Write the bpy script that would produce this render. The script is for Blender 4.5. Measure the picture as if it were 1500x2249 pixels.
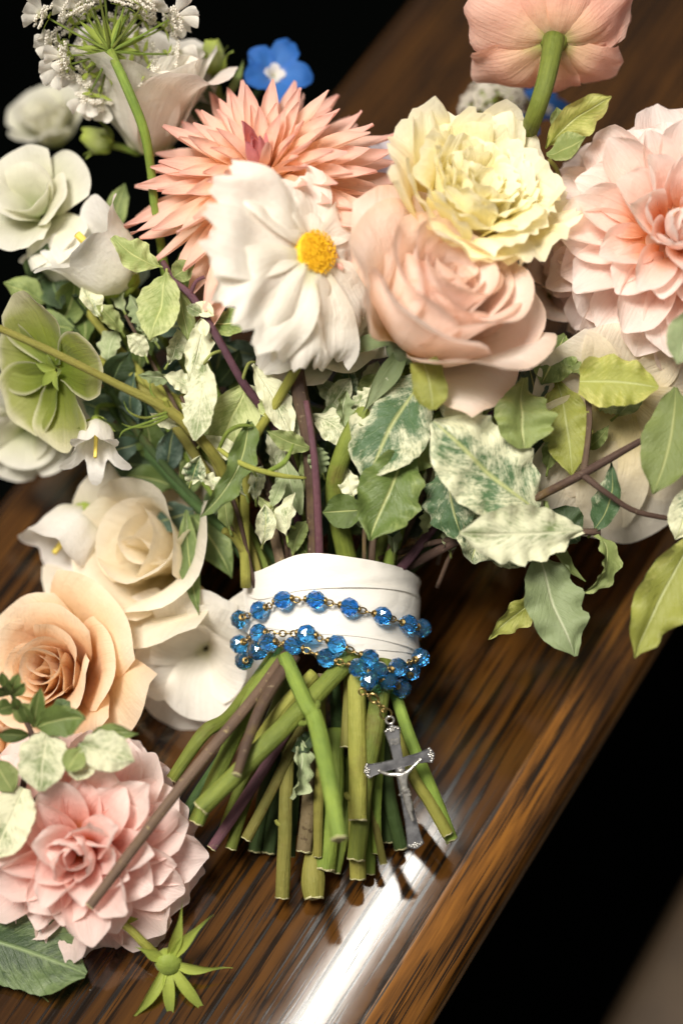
import bpy, math, random
from mathutils import Vector, Matrix, noise
R_ = math.radians
# ------------------------------------------------------------------ scene, camera, light
for o in list(bpy.data.objects): bpy.data.objects.remove(o)
scene = bpy.context.scene
COL = scene.collection
S = 0.000193                      # metres per photograph pixel in the plane of focus
TAU = R_(30)                      # camera looks down, 30 degrees off vertical
LENS = 70.0
D0 = 2249 * S * LENS / 36.0
Y0 = (1124.5 - 2100) * S          # the bench meets the plane of focus here
AX = Vector((1, 0, 0)); AU = Vector((0, math.cos(TAU), math.sin(TAU))); AB = Vector((0, -math.sin(TAU), math.cos(TAU)))
def w_from_c(v): return AX * v[0] + AU * (v[1] - Y0) + AB * v[2]
def c_pt(px, py, d=0.0):
    k = (D0 - d) / D0
    return Vector(((px - 750) * S * k, (1124.5 - py) * S * k, d))
def FP(px, py, d=0.0): return w_from_c(c_pt(px, py, d))
def wdir(x, y, z): return (AX * x + AU * y + AB * z).normalized()
def on_bench(px, py, h=0.0):
    o = w_from_c((0, 0, D0)); t = FP(px, py, 0); d = t - o
    return o + d * ((h - o.z) / d.z)

cam = bpy.data.cameras.new('camera'); camo = bpy.data.objects.new('camera', cam); COL.objects.link(camo)
camo.matrix_world = Matrix((( AX.x, AU.x, AB.x, 0), (AX.y, AU.y, AB.y, 0), (AX.z, AU.z, AB.z, 0), (0, 0, 0, 1)))
camo.location = w_from_c((0, 0, D0))
cam.sensor_fit = 'VERTICAL'; cam.sensor_height = 36; cam.sensor_width = 36; cam.lens = LENS
cam.clip_start = 0.02; cam.clip_end = 50
cam.dof.use_dof = True; cam.dof.focus_distance = D0; cam.dof.aperture_fstop = 2.3
scene.camera = camo
scene.render.resolution_x = 682; scene.render.resolution_y = 1024
scene.view_settings.view_transform = 'Standard'; scene.view_settings.look = 'None'
scene.view_settings.exposure = 0.0; scene.view_settings.gamma = 1.0
world = bpy.data.worlds.new('World'); scene.world = world; world.use_nodes = True
world.node_tree.nodes['Background'].inputs[0].default_value = (1.0, 0.93, 0.84, 1)
world.node_tree.nodes['Background'].inputs[1].default_value = 0.20
scene.cycles.max_bounces = 8; scene.cycles.transmission_bounces = 8; scene.cycles.caustics_reflective = False; scene.cycles.caustics_refractive = True; scene.cycles.blur_glossy = 1.0
TARGET = FP(730, 1000, 0)
def area(name, dirv, dist, size, power, col, target=TARGET):
    l = bpy.data.lights.new(name, 'AREA'); l.shape = 'RECTANGLE'; l.size = size[0]; l.size_y = size[1]
    l.energy = power; l.color = col
    o = bpy.data.objects.new(name, l); COL.objects.link(o)
    d = dirv.normalized(); o.location = target + d * dist
    o.rotation_euler = d.to_track_quat('Z', 'Y').to_euler()
    return o
kl = area('window_light', wdir(-0.28, 0.38, 0.88), 1.6, (0.50, 0.50), 4.9, (1.0, 0.94, 0.85), FP(720, 1080, 0)); kl.data.spread = R_(54)
# tall narrow window beyond the pew; its mirror image is the white streak on the polished front edge
_p = on_bench(800, 2190); _v = (camo.location - _p).normalized()
_ea, _eb = on_bench(795, 2249), on_bench(1136, 1700); _ex = (_eb - _ea).normalized(); _ey = Vector((_ex.y, -_ex.x, 0))
_n = (Vector((0, 0, 1)) + _ey * 0.004).normalized(); _l = _n * (2 * _n.dot(_v)) - _v
wl = area('far_window_light', _l, 2.4, (0.56, 0.062), 6.5, (1.0, 0.95, 0.86), _p)
_x = (_ex - _l * _ex.dot(_l)).normalized(); _y = _l.cross(_x)
wl.rotation_euler = Matrix((( _x.x, _y.x, _l.x), (_x.y, _y.y, _l.y), (_x.z, _y.z, _l.z))).to_euler()

# ------------------------------------------------------------------ helpers
def lin(h):
    h = h.lstrip('#'); r = []
    for i in (0, 2, 4):
        c = int(h[i:i + 2], 16) / 255
        r.append(c / 12.92 if c <= 0.04045 else ((c + 0.055) / 1.055) ** 2.4)
    return (*r, 1.0)
def sp(vals, t):                 # Catmull-Rom through evenly spaced values
    n = len(vals) - 1
    if n == 0: return vals[0]
    t = min(max(t, 0.0), 1.0) * n; i = min(int(t), n - 1); f = t - i
    a = vals[max(i - 1, 0)]; b = vals[i]; c = vals[i + 1]; d = vals[min(i + 2, n)]
    return 0.5 * (2 * b + (c - a) * f + (2 * a - 5 * b + 4 * c - d) * f * f + (3 * b - a - 3 * c + d) * f ** 3)
def mixl(a, b, f):
    n = max(len(a), len(b))
    return [sp(a, i / (n - 1)) * (1 - f) + sp(b, i / (n - 1)) * f for i in range(n)]
def new_mesh(name, verts, faces, mat, uvs=None, smooth=True):
    me = bpy.data.meshes.new(name); me.from_pydata([tuple(v) for v in verts], [], faces)
    if uvs is not None:
        ul = me.uv_layers.new(name='UVMap')
        idx = [0] * len(me.loops); me.loops.foreach_get('vertex_index', idx)
        flat = []
        for i in idx: flat.extend(uvs[i])
        ul.data.foreach_set('uv', flat)
    if smooth: me.polygons.foreach_set('use_smooth', [True] * len(me.polygons))
    if mat: me.materials.append(mat)
    me.update(); return me
def grid_mesh(name, g, mat, uv=None, closed=False):
    nv = len(g); nu = len(g[0]); verts = [p for row in g for p in row]; faces = []
    for j in range(nv - 1):
        for i in range(nu - 1): faces.append((j * nu + i, j * nu + i + 1, (j + 1) * nu + i + 1, (j + 1) * nu + i))
        if closed: faces.append((j * nu + nu - 1, j * nu, (j + 1) * nu, (j + 1) * nu + nu - 1))
    uvs = [(i / max(nu - 1, 1), j / (nv - 1)) for j in range(nv) for i in range(nu)] if uv is None else [q for row in uv for q in row]
    return new_mesh(name, verts, faces, mat, uvs)
def obj(name, me, parent=None, mtx=None):
    o = bpy.data.objects.new(name, me); COL.objects.link(o)
    if parent: o.parent = parent
    if mtx is not None: o.matrix_basis = mtx
    return o
def thing(name, label, cat, loc, axis=None, roll=0.0, group=None):
    o = bpy.data.objects.new(name, None); COL.objects.link(o); o.empty_display_size = 0.01
    m = Matrix.Translation(loc)
    if axis is not None:
        m = m @ axis.to_track_quat('Z', 'Y').to_matrix().to_4x4() @ Matrix.Rotation(roll, 4, 'Z')
    o.matrix_basis = m
    o['label'] = label; o['category'] = cat
    if group: o['group'] = group
    return o
def cdir_local(root, x, y, z):   # camera direction expressed in a thing's own frame
    return root.matrix_basis.to_3x3().inverted() @ wdir(x, y, z)

# ------------------------------------------------------------------ materials
def base_mat(name):
    m = bpy.data.materials.new(name); m.use_nodes = True; nt = m.node_tree
    return m, nt, nt.nodes['Principled BSDF'], nt.nodes['Material Output']
def N(nt, t, **kw):
    n = nt.nodes.new(t)
    for k, v in kw.items(): setattr(n, k, v)
    return n
def ramp(nt, stops, fac):
    r = N(nt, 'ShaderNodeValToRGB'); e = r.color_ramp.elements
    while len(e) < len(stops): e.new(0.5)
    for el, (p, c) in zip(e, stops): el.position = p; el.color = lin(c) if isinstance(c, str) else c
    nt.links.new(fac, r.inputs[0]); return r.outputs[0]
def mixc(nt, a, b, fac, mode='MIX'):
    m = N(nt, 'ShaderNodeMix', data_type='RGBA', blend_type=mode)
    for sock, v in ((m.inputs[0], fac), (m.inputs[6], a), (m.inputs[7], b)):
        if hasattr(v, 'links') : nt.links.new(v, sock)
        else: sock.default_value = v
    return m.outputs[2]
def tex_noise(nt, vec, scale, detail=3, rough=0.55, sc=None):
    if sc:
        mp = N(nt, 'ShaderNodeMapping'); mp.inputs['Scale'].default_value = sc; nt.links.new(vec, mp.inputs[0]); vec = mp.outputs[0]
    n = N(nt, 'ShaderNodeTexNoise'); n.inputs['Scale'].default_value = scale; n.inputs['Detail'].default_value = detail
    n.inputs['Roughness'].default_value = rough; nt.links.new(vec, n.inputs['Vector']); return n.outputs['Fac']
def math_n(nt, op, a, b=0.5, clamp=False):
    m = N(nt, 'ShaderNodeMath', operation=op, use_clamp=clamp)
    for s, v in ((m.inputs[0], a), (m.inputs[1], b)):
        if hasattr(v, 'links'): nt.links.new(v, s)
        else: s.default_value = v
    return m.outputs[0]
def bump(nt, h, strength, dist, b):
    n = N(nt, 'ShaderNodeBump'); n.inputs['Strength'].default_value = strength; n.inputs['Distance'].default_value = dist
    nt.links.new(h, n.inputs['Height']); nt.links.new(n.outputs[0], b.inputs['Normal']); return n.outputs[0]
def petal_mat(name, stops, transl=0.28, rough=0.55, vein=0.10, blot=None, veinscale=26, edge=None):
    m, nt, b, out = base_mat(name)
    uv = N(nt, 'ShaderNodeUVMap').outputs[0]; sx = N(nt, 'ShaderNodeSeparateXYZ'); nt.links.new(uv, sx.inputs[0])
    tc = N(nt, 'ShaderNodeTexCoord'); oi = N(nt, 'ShaderNodeObjectInfo')
    warp = tex_noise(nt, tc.outputs['Object'], 60, 2)
    v = math_n(nt, 'ADD', sx.outputs[1], math_n(nt, 'MULTIPLY', math_n(nt, 'SUBTRACT', warp, 0.5), 0.35))
    v = math_n(nt, 'ADD', v, math_n(nt, 'MULTIPLY', math_n(nt, 'SUBTRACT', oi.outputs['Random'], 0.5), 0.16))
    c = ramp(nt, stops, v)
    vn = tex_noise(nt, uv, veinscale, 3, 0.6, (1.0, 0.055, 1))
    dark = N(nt, 'ShaderNodeHueSaturation'); dark.inputs['Value'].default_value = 0.74; dark.inputs['Saturation'].default_value = 1.25
    nt.links.new(c, dark.inputs['Color'])
    vf = math_n(nt, 'MULTIPLY', math_n(nt, 'SUBTRACT', vn, 0.42, True), vein * 9, True)
    c = mixc(nt, c, dark.outputs[0], vf)
    if blot:
        bn = tex_noise(nt, tc.outputs['Object'], 95, 4, 0.6)
        c = mixc(nt, c, lin(blot[0]), math_n(nt, 'MULTIPLY', math_n(nt, 'SUBTRACT', bn, blot[1], True), blot[2], True))
    if edge:   # pale or browned rim of a real petal
        eu = math_n(nt, 'ABSOLUTE', math_n(nt, 'SUBTRACT', sx.outputs[0], 0.5))
        em = math_n(nt, 'MAXIMUM', math_n(nt, 'MULTIPLY', eu, 2.0), sx.outputs[1])
        c = mixc(nt, c, lin(edge[0]), math_n(nt, 'MULTIPLY', math_n(nt, 'SUBTRACT', em, edge[1], True), edge[2], True))
    nt.links.new(c, b.inputs['Base Color']); b.inputs['Roughness'].default_value = rough
    b.inputs['Specular IOR Level'].default_value = 0.32; b.inputs['Sheen Weight'].default_value = 0.12
    fn = tex_noise(nt, tc.outputs['Object'], 420, 3)
    cr = tex_noise(nt, tc.outputs['Object'], 130, 3, 0.6)
    nrm = bump(nt, math_n(nt, 'ADD', math_n(nt, 'ADD', vn, math_n(nt, 'MULTIPLY', cr, 1.6)), math_n(nt, 'MULTIPLY', fn, 0.3)), 0.38, 0.0014, b)
    sat = N(nt, 'ShaderNodeHueSaturation'); sat.inputs['Saturation'].default_value = 1.12; sat.inputs['Value'].default_value = 1.1; nt.links.new(c, sat.inputs['Color'])
    tr = N(nt, 'ShaderNodeBsdfTranslucent'); nt.links.new(sat.outputs[0], tr.inputs[0]); nt.links.new(nrm, tr.inputs[1])
    mx = N(nt, 'ShaderNodeMixShader'); mx.inputs[0].default_value = min(transl + 0.19, 0.5)
    nt.links.new(b.outputs[0], mx.inputs[1]); nt.links.new(tr.outputs[0], mx.inputs[2]); nt.links.new(mx.outputs[0], out.inputs[0])
    return m
def leaf_mat(name, green, pale, amount, rough=0.38, transl=0.22, scale=520, midrib='#b9c07a', deep=None, edgepale=0.35):
    # variegated leaf: pale marbling over green, more of it towards the rim, pale midrib and side veins
    m, nt, b, out = base_mat(name)
    uv = N(nt, 'ShaderNodeUVMap').outputs[0]; sx = N(nt, 'ShaderNodeSeparateXYZ'); nt.links.new(uv, sx.inputs[0])
    tc = N(nt, 'ShaderNodeTexCoord'); oi = N(nt, 'ShaderNodeObjectInfo')
    cen = math_n(nt, 'ABSOLUTE', math_n(nt, 'SUBTRACT', sx.outputs[0], 0.5))
    off = N(nt, 'ShaderNodeVectorMath', operation='ADD'); nt.links.new(tc.outputs['Object'], off.inputs[0]); nt.links.new(oi.outputs['Random'], off.inputs[1])
    n1 = tex_noise(nt, off.outputs[0], scale, 5, 0.72); n2 = tex_noise(nt, off.outputs[0], scale * 0.16, 2)
    # streaky marbling that runs out along the side veins
    # side veins: stripes slanting away from the midrib
    st = math_n(nt, 'SUBTRACT', math_n(nt, 'MULTIPLY', sx.outputs[1], 9.0), math_n(nt, 'MULTIPLY', cen, 6.0))
    fr = math_n(nt, 'ABSOLUTE', math_n(nt, 'SUBTRACT', math_n(nt, 'FRACT', st), 0.5))
    st2 = math_n(nt, 'ADD', st, math_n(nt, 'MULTIPLY', n2, 1.6)); fr = math_n(nt, 'ABSOLUTE', math_n(nt, 'SUBTRACT', math_n(nt, 'FRACT', st2), 0.5))
    vein = math_n(nt, 'MULTIPLY', math_n(nt, 'SUBTRACT', fr, 0.43, True), 10.0, True)
    cx = N(nt, 'ShaderNodeCombineXYZ'); nt.links.new(math_n(nt, 'ADD', math_n(nt, 'MULTIPLY', st, 1.5), math_n(nt, 'MULTIPLY', n2, 1.5)), cx.inputs[0]); nt.links.new(math_n(nt, 'MULTIPLY', sx.outputs[0], 5.0), cx.inputs[1]); nt.links.new(math_n(nt, 'MULTIPLY', oi.outputs['Random'], 60.0), cx.inputs[2])
    ns_ = tex_noise(nt, cx.outputs[0], 1.6, 5, 0.72); nm = math_n(nt, 'ADD', math_n(nt, 'MULTIPLY', n1, 0.42), math_n(nt, 'MULTIPLY', ns_, 0.58))
    rib = math_n(nt, 'SUBTRACT', 1.0, math_n(nt, 'MULTIPLY', cen, 26.0), True)
    g = mixc(nt, lin(green), lin(deep or green), n2)
    f = math_n(nt, 'ADD', nm, math_n(nt, 'MULTIPLY', cen, edgepale))
    f = math_n(nt, 'ADD', f, math_n(nt, 'MULTIPLY', math_n(nt, 'SUBTRACT', n2, 0.5), 0.7)); f = math_n(nt, 'ADD', f, math_n(nt, 'MULTIPLY', math_n(nt, 'SUBTRACT', oi.outputs['Random'], 0.55), 0.28))
    f = math_n(nt, 'SUBTRACT', f, math_n(nt, 'MULTIPLY', vein, 0.10))
    f = math_n(nt, 'MULTIPLY', math_n(nt, 'SUBTRACT', f, 0.98 - amount), 4.6, True)
    c = mixc(nt, g, lin(pale), f)
    c = mixc(nt, c, lin(midrib), math_n(nt, 'MAXIMUM', rib, math_n(nt, 'MULTIPLY', vein, 0.14)))
    hv = N(nt, 'ShaderNodeHueSaturation'); nt.links.new(c, hv.inputs['Color'])
    nt.links.new(math_n(nt, 'ADD', 0.8, math_n(nt, 'MULTIPLY', oi.outputs['Random'], 0.4)), hv.inputs['Value']); hv.inputs['Saturation'].default_value = 0.92; c = hv.outputs[0]
    nt.links.new(c, b.inputs['Base Color']); b.inputs['Roughness'].default_value = rough
    nrm = bump(nt, math_n(nt, 'ADD', math_n(nt, 'MULTIPLY', math_n(nt, 'MAXIMUM', math_n(nt, 'MULTIPLY', vein, 0.5), rib), -0.5), math_n(nt, 'ADD', math_n(nt, 'MULTIPLY', nm, 1.3), math_n(nt, 'MULTIPLY', n2, 2.4))), 0.55, 0.0016, b)
    tr = N(nt, 'ShaderNodeBsdfTranslucent'); nt.links.new(c, tr.inputs[0]); nt.links.new(nrm, tr.inputs[1])
    mx = N(nt, 'ShaderNodeMixShader'); mx.inputs[0].default_value = transl
    nt.links.new(b.outputs[0], mx.inputs[1]); nt.links.new(tr.outputs[0], mx.inputs[2]); nt.links.new(mx.outputs[0], out.inputs[0])
    return m
def stem_mat(name, a, c2, spot=None, rough=0.56, streak=0.85, bumpy=0.9):
    m, nt, b, out = base_mat(name)
    uv = N(nt, 'ShaderNodeUVMap').outputs[0]; tc = N(nt, 'ShaderNodeTexCoord'); oi = N(nt, 'ShaderNodeObjectInfo')
    off = N(nt, 'ShaderNodeVectorMath', operation='ADD'); nt.links.new(tc.outputs['Object'], off.inputs[0]); nt.links.new(oi.outputs['Random'], off.inputs[1])
    n1 = tex_noise(nt, uv, 15, 5, 0.75, (1, 0.07, 1)); n2 = tex_noise(nt, off.outputs[0], 60, 4, 0.65)
    f = math_n(nt, 'ADD', math_n(nt, 'MULTIPLY', n1, streak), math_n(nt, 'MULTIPLY', n2, 1.5 - streak))
    f = math_n(nt, 'MULTIPLY', math_n(nt, 'SUBTRACT', f, 0.45), 1.7, True)
    c = mixc(nt, lin(a), lin(c2), f)
    sc_ = tex_noise(nt, off.outputs[0], 26, 5, 0.7); c = mixc(nt, c, lin('#6b5a30'), math_n(nt, 'MULTIPLY', math_n(nt, 'SUBTRACT', sc_, 0.58, True), 5.0, True))
    if spot:
        n3 = tex_noise(nt, off.outputs[0], 330, 4, 0.65)
        c = mixc(nt, c, lin(spot[0]), math_n(nt, 'MULTIPLY', math_n(nt, 'SUBTRACT', n3, spot[1], True), 9.0, True))
    hv = N(nt, 'ShaderNodeHueSaturation'); nt.links.new(c, hv.inputs['Color'])
    nt.links.new(math_n(nt, 'ADD', 0.75, math_n(nt, 'MULTIPLY', oi.outputs['Random'], 0.5)), hv.inputs['Value'])
    nt.links.new(math_n(nt, 'ADD', 0.485, math_n(nt, 'MULTIPLY', oi.outputs['Random'], 0.03)), hv.inputs['Hue'])
    nt.links.new(hv.outputs[0], b.inputs['Base Color']); b.inputs['Roughness'].default_value = rough
    b.inputs['Specular IOR Level'].default_value = 0.28
    n4 = tex_noise(nt, off.outputs[0], 260, 4)
    bump(nt, math_n(nt, 'ADD', n1, math_n(nt, 'MULTIPLY', n4, 0.6)), bumpy, 0.001, b)
    return m
def plain(name, c, rough=0.5, metal=0.0, noise_c=None, nscale=300, bstr=0.0, **kw):
    m, nt, b, out = base_mat(name); col = lin(c)
    tc = N(nt, 'ShaderNodeTexCoord'); n1 = tex_noise(nt, tc.outputs['Object'], nscale, 4)
    if noise_c:
        cc = mixc(nt, col, lin(noise_c), math_n(nt, 'MULTIPLY', math_n(nt, 'SUBTRACT', n1, 0.35), 3.0, True)); nt.links.new(cc, b.inputs['Base Color'])
    else: b.inputs['Base Color'].default_value = col
    b.inputs['Roughness'].default_value = rough; b.inputs['Metallic'].default_value = metal
    for k, v in kw.items(): b.inputs[k.replace('_', ' ')].default_value = v
    if bstr: bump(nt, n1, bstr, 0.0008, b)
    return m

# ------------------------------------------------------------------ shape builders
def petal_grid(L, W, th, prof, cup=(0.3, 0.3), tr=0.0, trp=2.0, ruf=0.0, rf=2.5, teeth=0.0, tf=5, r0=0.0, z0=0.0, curl=0.0, ns=0.02, seed=0, nu=8, nv=9, twist=0.0, bow=0.0):
    rn = random.Random(seed); p1, p2, p3 = (rn.uniform(0, 6.28) for _ in range(3)); o3 = Vector((rn.uniform(0, 99), rn.uniform(0, 99), 0))
    K = 40; spine = [(r0, z0, R_(sp(th, 0)))]
    for k in range(1, K + 1):
        a = R_(sp(th, (k - 0.5) / K)); r, z, _ = spine[-1]
        spine.append((r + math.cos(a) * L / K, z + math.sin(a) * L / K, R_(sp(th, k / K))))
    def at(s):
        if s >= 1:
            r, z, a = spine[-1]; return r + math.cos(a) * L * (s - 1), z + math.sin(a) * L * (s - 1), a
        s = max(s, 0) * K; i = min(int(s), K - 1); f = s - i; p, q = spine[i], spine[i + 1]
        return tuple(p[n] * (1 - f) + q[n] * f for n in range(3))
    g = []
    for j in range(nv + 1):
        v = j / nv; row = []
        for i in range(nu + 1):
            u = -1 + 2 * i / nu; au = abs(u)
            s = v * (1 - tr * au ** trp) + teeth * (math.cos(tf * math.pi * u + p3) * 0.6 + math.cos(tf * 2.3 * math.pi * u + p1) * 0.4) * v ** 4
            r, z, a = at(s); w = W * max(sp(prof, min(s, 1)), 0.004); c = cup[0] * (1 - v) + cup[1] * v
            if abs(c) < 0.03: x = w * u; h = 0.0
            else: x = w * math.sin(c * u) / c; h = w * (1 - math.cos(c * u)) / c
            h += ruf * L * v * v * (math.sin(rf * math.pi * u + p1) * 0.6 + math.sin(rf * 1.9 * math.pi * u + p2 + v * 2) * 0.4) * (0.35 + 0.65 * au)
            h -= curl * W * au ** 4 * v
            h += ns * L * (0.3 + v) * noise.noise(Vector((u * 1.6, v * 2.4, 0)) + o3)
            tw = twist * v; x, h = x * math.cos(tw) - h * math.sin(tw), x * math.sin(tw) + h * math.cos(tw)
            x += bow * L * v * v
            row.append(Vector((r - math.sin(a) * h, x, z + math.cos(a) * h)) * S)
        g.append(row)
    return g
def petal(parent, mat, phi, tilt=(0, 0), name='petal', **kw):
    me = grid_mesh(name, petal_grid(**kw), mat)
    return obj(name, me, parent, Matrix.Rotation(phi, 4, 'Z') @ Matrix.Rotation(tilt[0], 4, 'X') @ Matrix.Rotation(tilt[1], 4, 'Y'))
def tube_mesh(name, pts, radii, mat, seg=9, sub=5, caps=(True, True), wob=0.05, seed=1, ridges=0.0):
    # pts: list of world-relative Vectors ; smooth curve through them with radii (metres)
    n = (len(pts) - 1) * sub; P = []
    for k in range(n + 1):
        t = k / n; P.append(Vector([sp([p[c] for p in pts], t) for c in range(3)]))
    rad = [max(sp(radii, k / n), 1e-5) for k in range(n + 1)]
    g = []; uv = []; up = None; ln = 0
    for k in range(n + 1):
        T = (P[min(k + 1, n)] - P[max(k - 1, 0)]).normalized()
        if up is None: up = T.orthogonal().normalized()
        up = (up - T * up.dot(T)).normalized(); bn = T.cross(up)
        if k: ln += (P[k] - P[k - 1]).length
        row = []; ur = []
        for i in range(seg + 1):
            a = 2 * math.pi * (i % seg) / seg
            r = rad[k] * (1 + wob * noise.noise(Vector((math.cos(a) * 1.3, math.sin(a) * 1.3, ln * 60 + seed * 7.3))) + ridges * math.cos(a * 5))
            row.append(P[k] + (up * math.cos(a) + bn * math.sin(a)) * r); ur.append((i / seg, ln / 0.03))
        g.append(row); uv.append(ur)
    nu = seg + 1; verts = [p for r in g for p in r]; uvs = [q for r in uv for q in r]; faces = []
    for j in range(n):
        for i in range(seg): faces.append((j * nu + i, j * nu + i + 1, (j + 1) * nu + i + 1, (j + 1) * nu + i))
    for e, j in ((0, 0), (1, n)):
        if caps[e]:
            c = len(verts); verts.append(P[j]); uvs.append((0.5, 0.5))
            for i in range(seg): faces.append((j * nu + i, j * nu + i + 1, c) if e else (j * nu + i + 1, j * nu + i, c))
    return new_mesh(name, verts, faces, mat, uvs), P, rad
def tube(parent, name, pts, radii, mat, loc=None, **kw):
    # pts: (px, py, d) triples, radii in photo pixels; parent is an unrotated Empty or None
    base = loc if loc is not None else (parent.matrix_basis.translation if parent else Vector())
    W_ = [FP(*p) - base for p in pts]
    if parent and parent.matrix_basis.to_3x3() != Matrix.Identity(3):
        inv = parent.matrix_basis.to_3x3().inverted(); W_ = [inv @ q for q in W_]
    me, P, rad = tube_mesh(name, W_, [r * S for r in radii], mat, **kw)
    return obj(name, me, parent), P, rad
LEAF = [0.10, 0.55, 0.88, 1.0, 0.92, 0.62, 0.03]; LANCE = [0.14, 0.62, 0.95, 1.0, 0.8, 0.42, 0.02]
def leaf(parent, base, tip, w, mat, side=0.0, sag=0.0, roll=0.0, fold=0.25, wave=0.0, wf=4.0, prof=LEAF, nu=8, nv=22, seed=0, name='leaf', petiole=0, twist=0.0, pm=None, ns=0.13):
    a = c_pt(*base); b = c_pt(*tip); Lv = b - a; Ln = Lv.length; rn = random.Random(seed * 13 + int(base[0]))
    perp = Vector((-Lv.y, Lv.x, 0)).normalized(); ctl = (a + b) / 2 + perp * side * Ln + Vector((0, 0, 1)) * sag * Ln
    inv = parent.matrix_basis.inverted(); g = []; ph = rn.uniform(0, 6); o3 = Vector((rn.uniform(0, 50), 3, 7))
    for j in range(nv + 1):
        v = j / nv; p = a * (1 - v) ** 2 + ctl * 2 * v * (1 - v) + b * v * v
        T = ((ctl - a) * (1 - v) + (b - ctl) * v).normalized()
        sd = T.cross(Vector((0, 0, 1)))
        sd = sd.normalized() if sd.length > 1e-4 else Vector((1, 0, 0)); nr = sd.cross(T).normalized()
        q = roll + twist * (v - 0.3); sd2 = sd * math.cos(q) + nr * math.sin(q); nr2 = nr * math.cos(q) - sd * math.sin(q)
        row = []; hw = w * S * sp(prof, v)
        for i in range(nu + 1):
            u = -1 + 2 * i / nu; au = abs(u); sgn = 1 if u > 0 else -1
            ww = hw * (1 + wave * 0.22 * au * math.sin(wf * 2 * math.pi * v + ph + sgn) + 0.018 * au * math.sin(wf * 4.6 * math.pi * v + ph * 2 + sgn) + 0.10 * au * noise.noise(Vector((sgn * 3, v * 6, 1)) + o3))
            h = hw * au * math.sin(fold) + wave * w * S * au * au * math.sin(wf * 2 * math.pi * v + ph + sgn * 1.2) * min(1, 4 * (1 - v)) + ns * w * S * noise.noise(Vector((u * 1.5, v * 3, 0)) + o3) * 2 + 0.16 * w * S * au * noise.noise(Vector((u * 3.5, v * 9, 5)) + o3)
            row.append(inv @ w_from_c(p + sd2 * (ww * u * math.cos(fold)) + nr2 * h))
        g.append(row)
    o = obj(name, grid_mesh(name, g, mat), parent)
    if petiole:
        pb = a - (ctl - a).normalized() * petiole * S + Vector((0, 0, -petiole * S * 0.3))
        me, _, _ = tube_mesh('petiole', [inv @ w_from_c(x) for x in (pb, a, a + (ctl - a) * 0.12)], [3.2 * S, 2.6 * S, 1.4 * S], pm or M['petiole'], seg=6, sub=3)
        obj('petiole', me, o)
    return o
def cut_face(parent, P, rad, end, mat, k=1.0, name='cut_face'):
    j = -1 if end else 0; T = (P[-1] - P[-2]).normalized() if end else (P[0] - P[1]).normalized()
    up = T.orthogonal().normalized(); bn = T.cross(up); r = rad[j] * 1.02; rn = random.Random(int(abs(P[j].x) * 1e5)); c = P[j]
    verts = [c + T * r * 0.02]; faces = []; n = 12
    for ring, (rr, hh) in enumerate(((0.6, 0.05), (0.99, 0.06), (1.015, -0.12))):
        for i in range(n):
            a = 2 * math.pi * i / n; verts.append(c + (up * math.cos(a) + bn * math.sin(a)) * r * rr * k + T * r * (hh + rn.uniform(-0.10, 0.16) * (1 if ring else 0.4)))
    for i in range(n): faces.append((0, 1 + i, 1 + (i + 1) % n))
    for q in range(2):
        for i in range(n): faces.append((1 + q * n + i, 1 + (q + 1) * n + i, 1 + (q + 1) * n + (i + 1) % n, 1 + q * n + (i + 1) % n))
    return obj(name, new_mesh(name, verts, faces, mat, [(0.5, 0.5)] * len(verts)), parent)

M = {}
M['petiole'] = stem_mat('petiole_green', '#aab46a', '#8a9a4c')
M['coral'] = petal_mat('coral_petal', [(0.02, '#f7d278'), (0.30, '#f9d8b2'), (0.7, '#f8d5c2'), (1.0, '#f0c0b4')], vein=0.08)
M['coral_core'] = petal_mat('coral_core_petal', [(0.0, '#f4c29c'), (0.5, '#ecb0aa'), (1.0, '#da9098')], vein=0.1)
M['peach'] = petal_mat('peach_petal', [(0.0, '#f6c694'), (0.3, '#fbe4d0'), (0.7, '#fdefe5'), (1.0, '#fce8df')], vein=0.04, edge=('#e8cdb8', 0.86, 5.0))
M['apricot'] = petal_mat('apricot_petal', [(0.0, '#e2ab62'), (0.4, '#edc594'), (0.8, '#f2d8b8'), (1.0, '#f5e4cc')], vein=0.015)
M['yellow'] = petal_mat('yellow_petal', [(0.0, '#ecc648'), (0.3, '#f7e694'), (0.6, '#fbf3c4'), (1.0, '#fcf7de')], vein=0.03, transl=0.34)
M['blush'] = petal_mat('blush_petal', [(0.0, '#f7b878'), (0.25, '#fad2b6'), (0.45, '#fbe4da'), (1.0, '#fcefe9')], vein=0.05, transl=0.3)
M['pink'] = petal_mat('pink_petal', [(0.0, '#f4aa62'), (0.26, '#f6c0ae'), (0.5, '#f9d8d0'), (1.0, '#fbeae4')], vein=0.05, blot=('#dfae80', 0.66, 4.0))
M['ran'] = petal_mat('ranunculus_petal', [(0.0, '#c9c97a'), (0.18, '#f2d3b0'), (0.55, '#f6cbb6'), (1.0, '#f8d3c4')], vein=0.07)
M['white'] = petal_mat('white_petal', [(0.0, '#e0dfb8'), (0.22, '#f1ede2'), (1.0, '#f6f2ea')], vein=0.10, transl=0.27, blot=('#e2d6b8', 0.66, 3.0))
M['cream'] = petal_mat('cream_petal', [(0.0, '#dccb6c'), (0.3, '#f4eac4'), (1.0, '#f9f3e2')], vein=0.02)
M['ivory'] = petal_mat('ivory_petal', [(0.0, '#dccf94'), (0.4, '#f0e6cc'), (1.0, '#f6eede')], vein=0.05)
M['greenwhite'] = petal_mat('green_white_petal', [(0.0, '#b4bd83'), (0.4, '#dcdcc0'), (1.0, '#efece0')], vein=0.06)
M['bell'] = petal_mat('bell_petal', [(0.0, '#e5e3cc'), (0.5, '#efece6'), (1.0, '#f3f0ec')], vein=0.05)
M['lilac'] = petal_mat('lilac_petal', [(0.0, '#c8b8c4'), (1.0, '#ddd6de')], vein=0.1)
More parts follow.
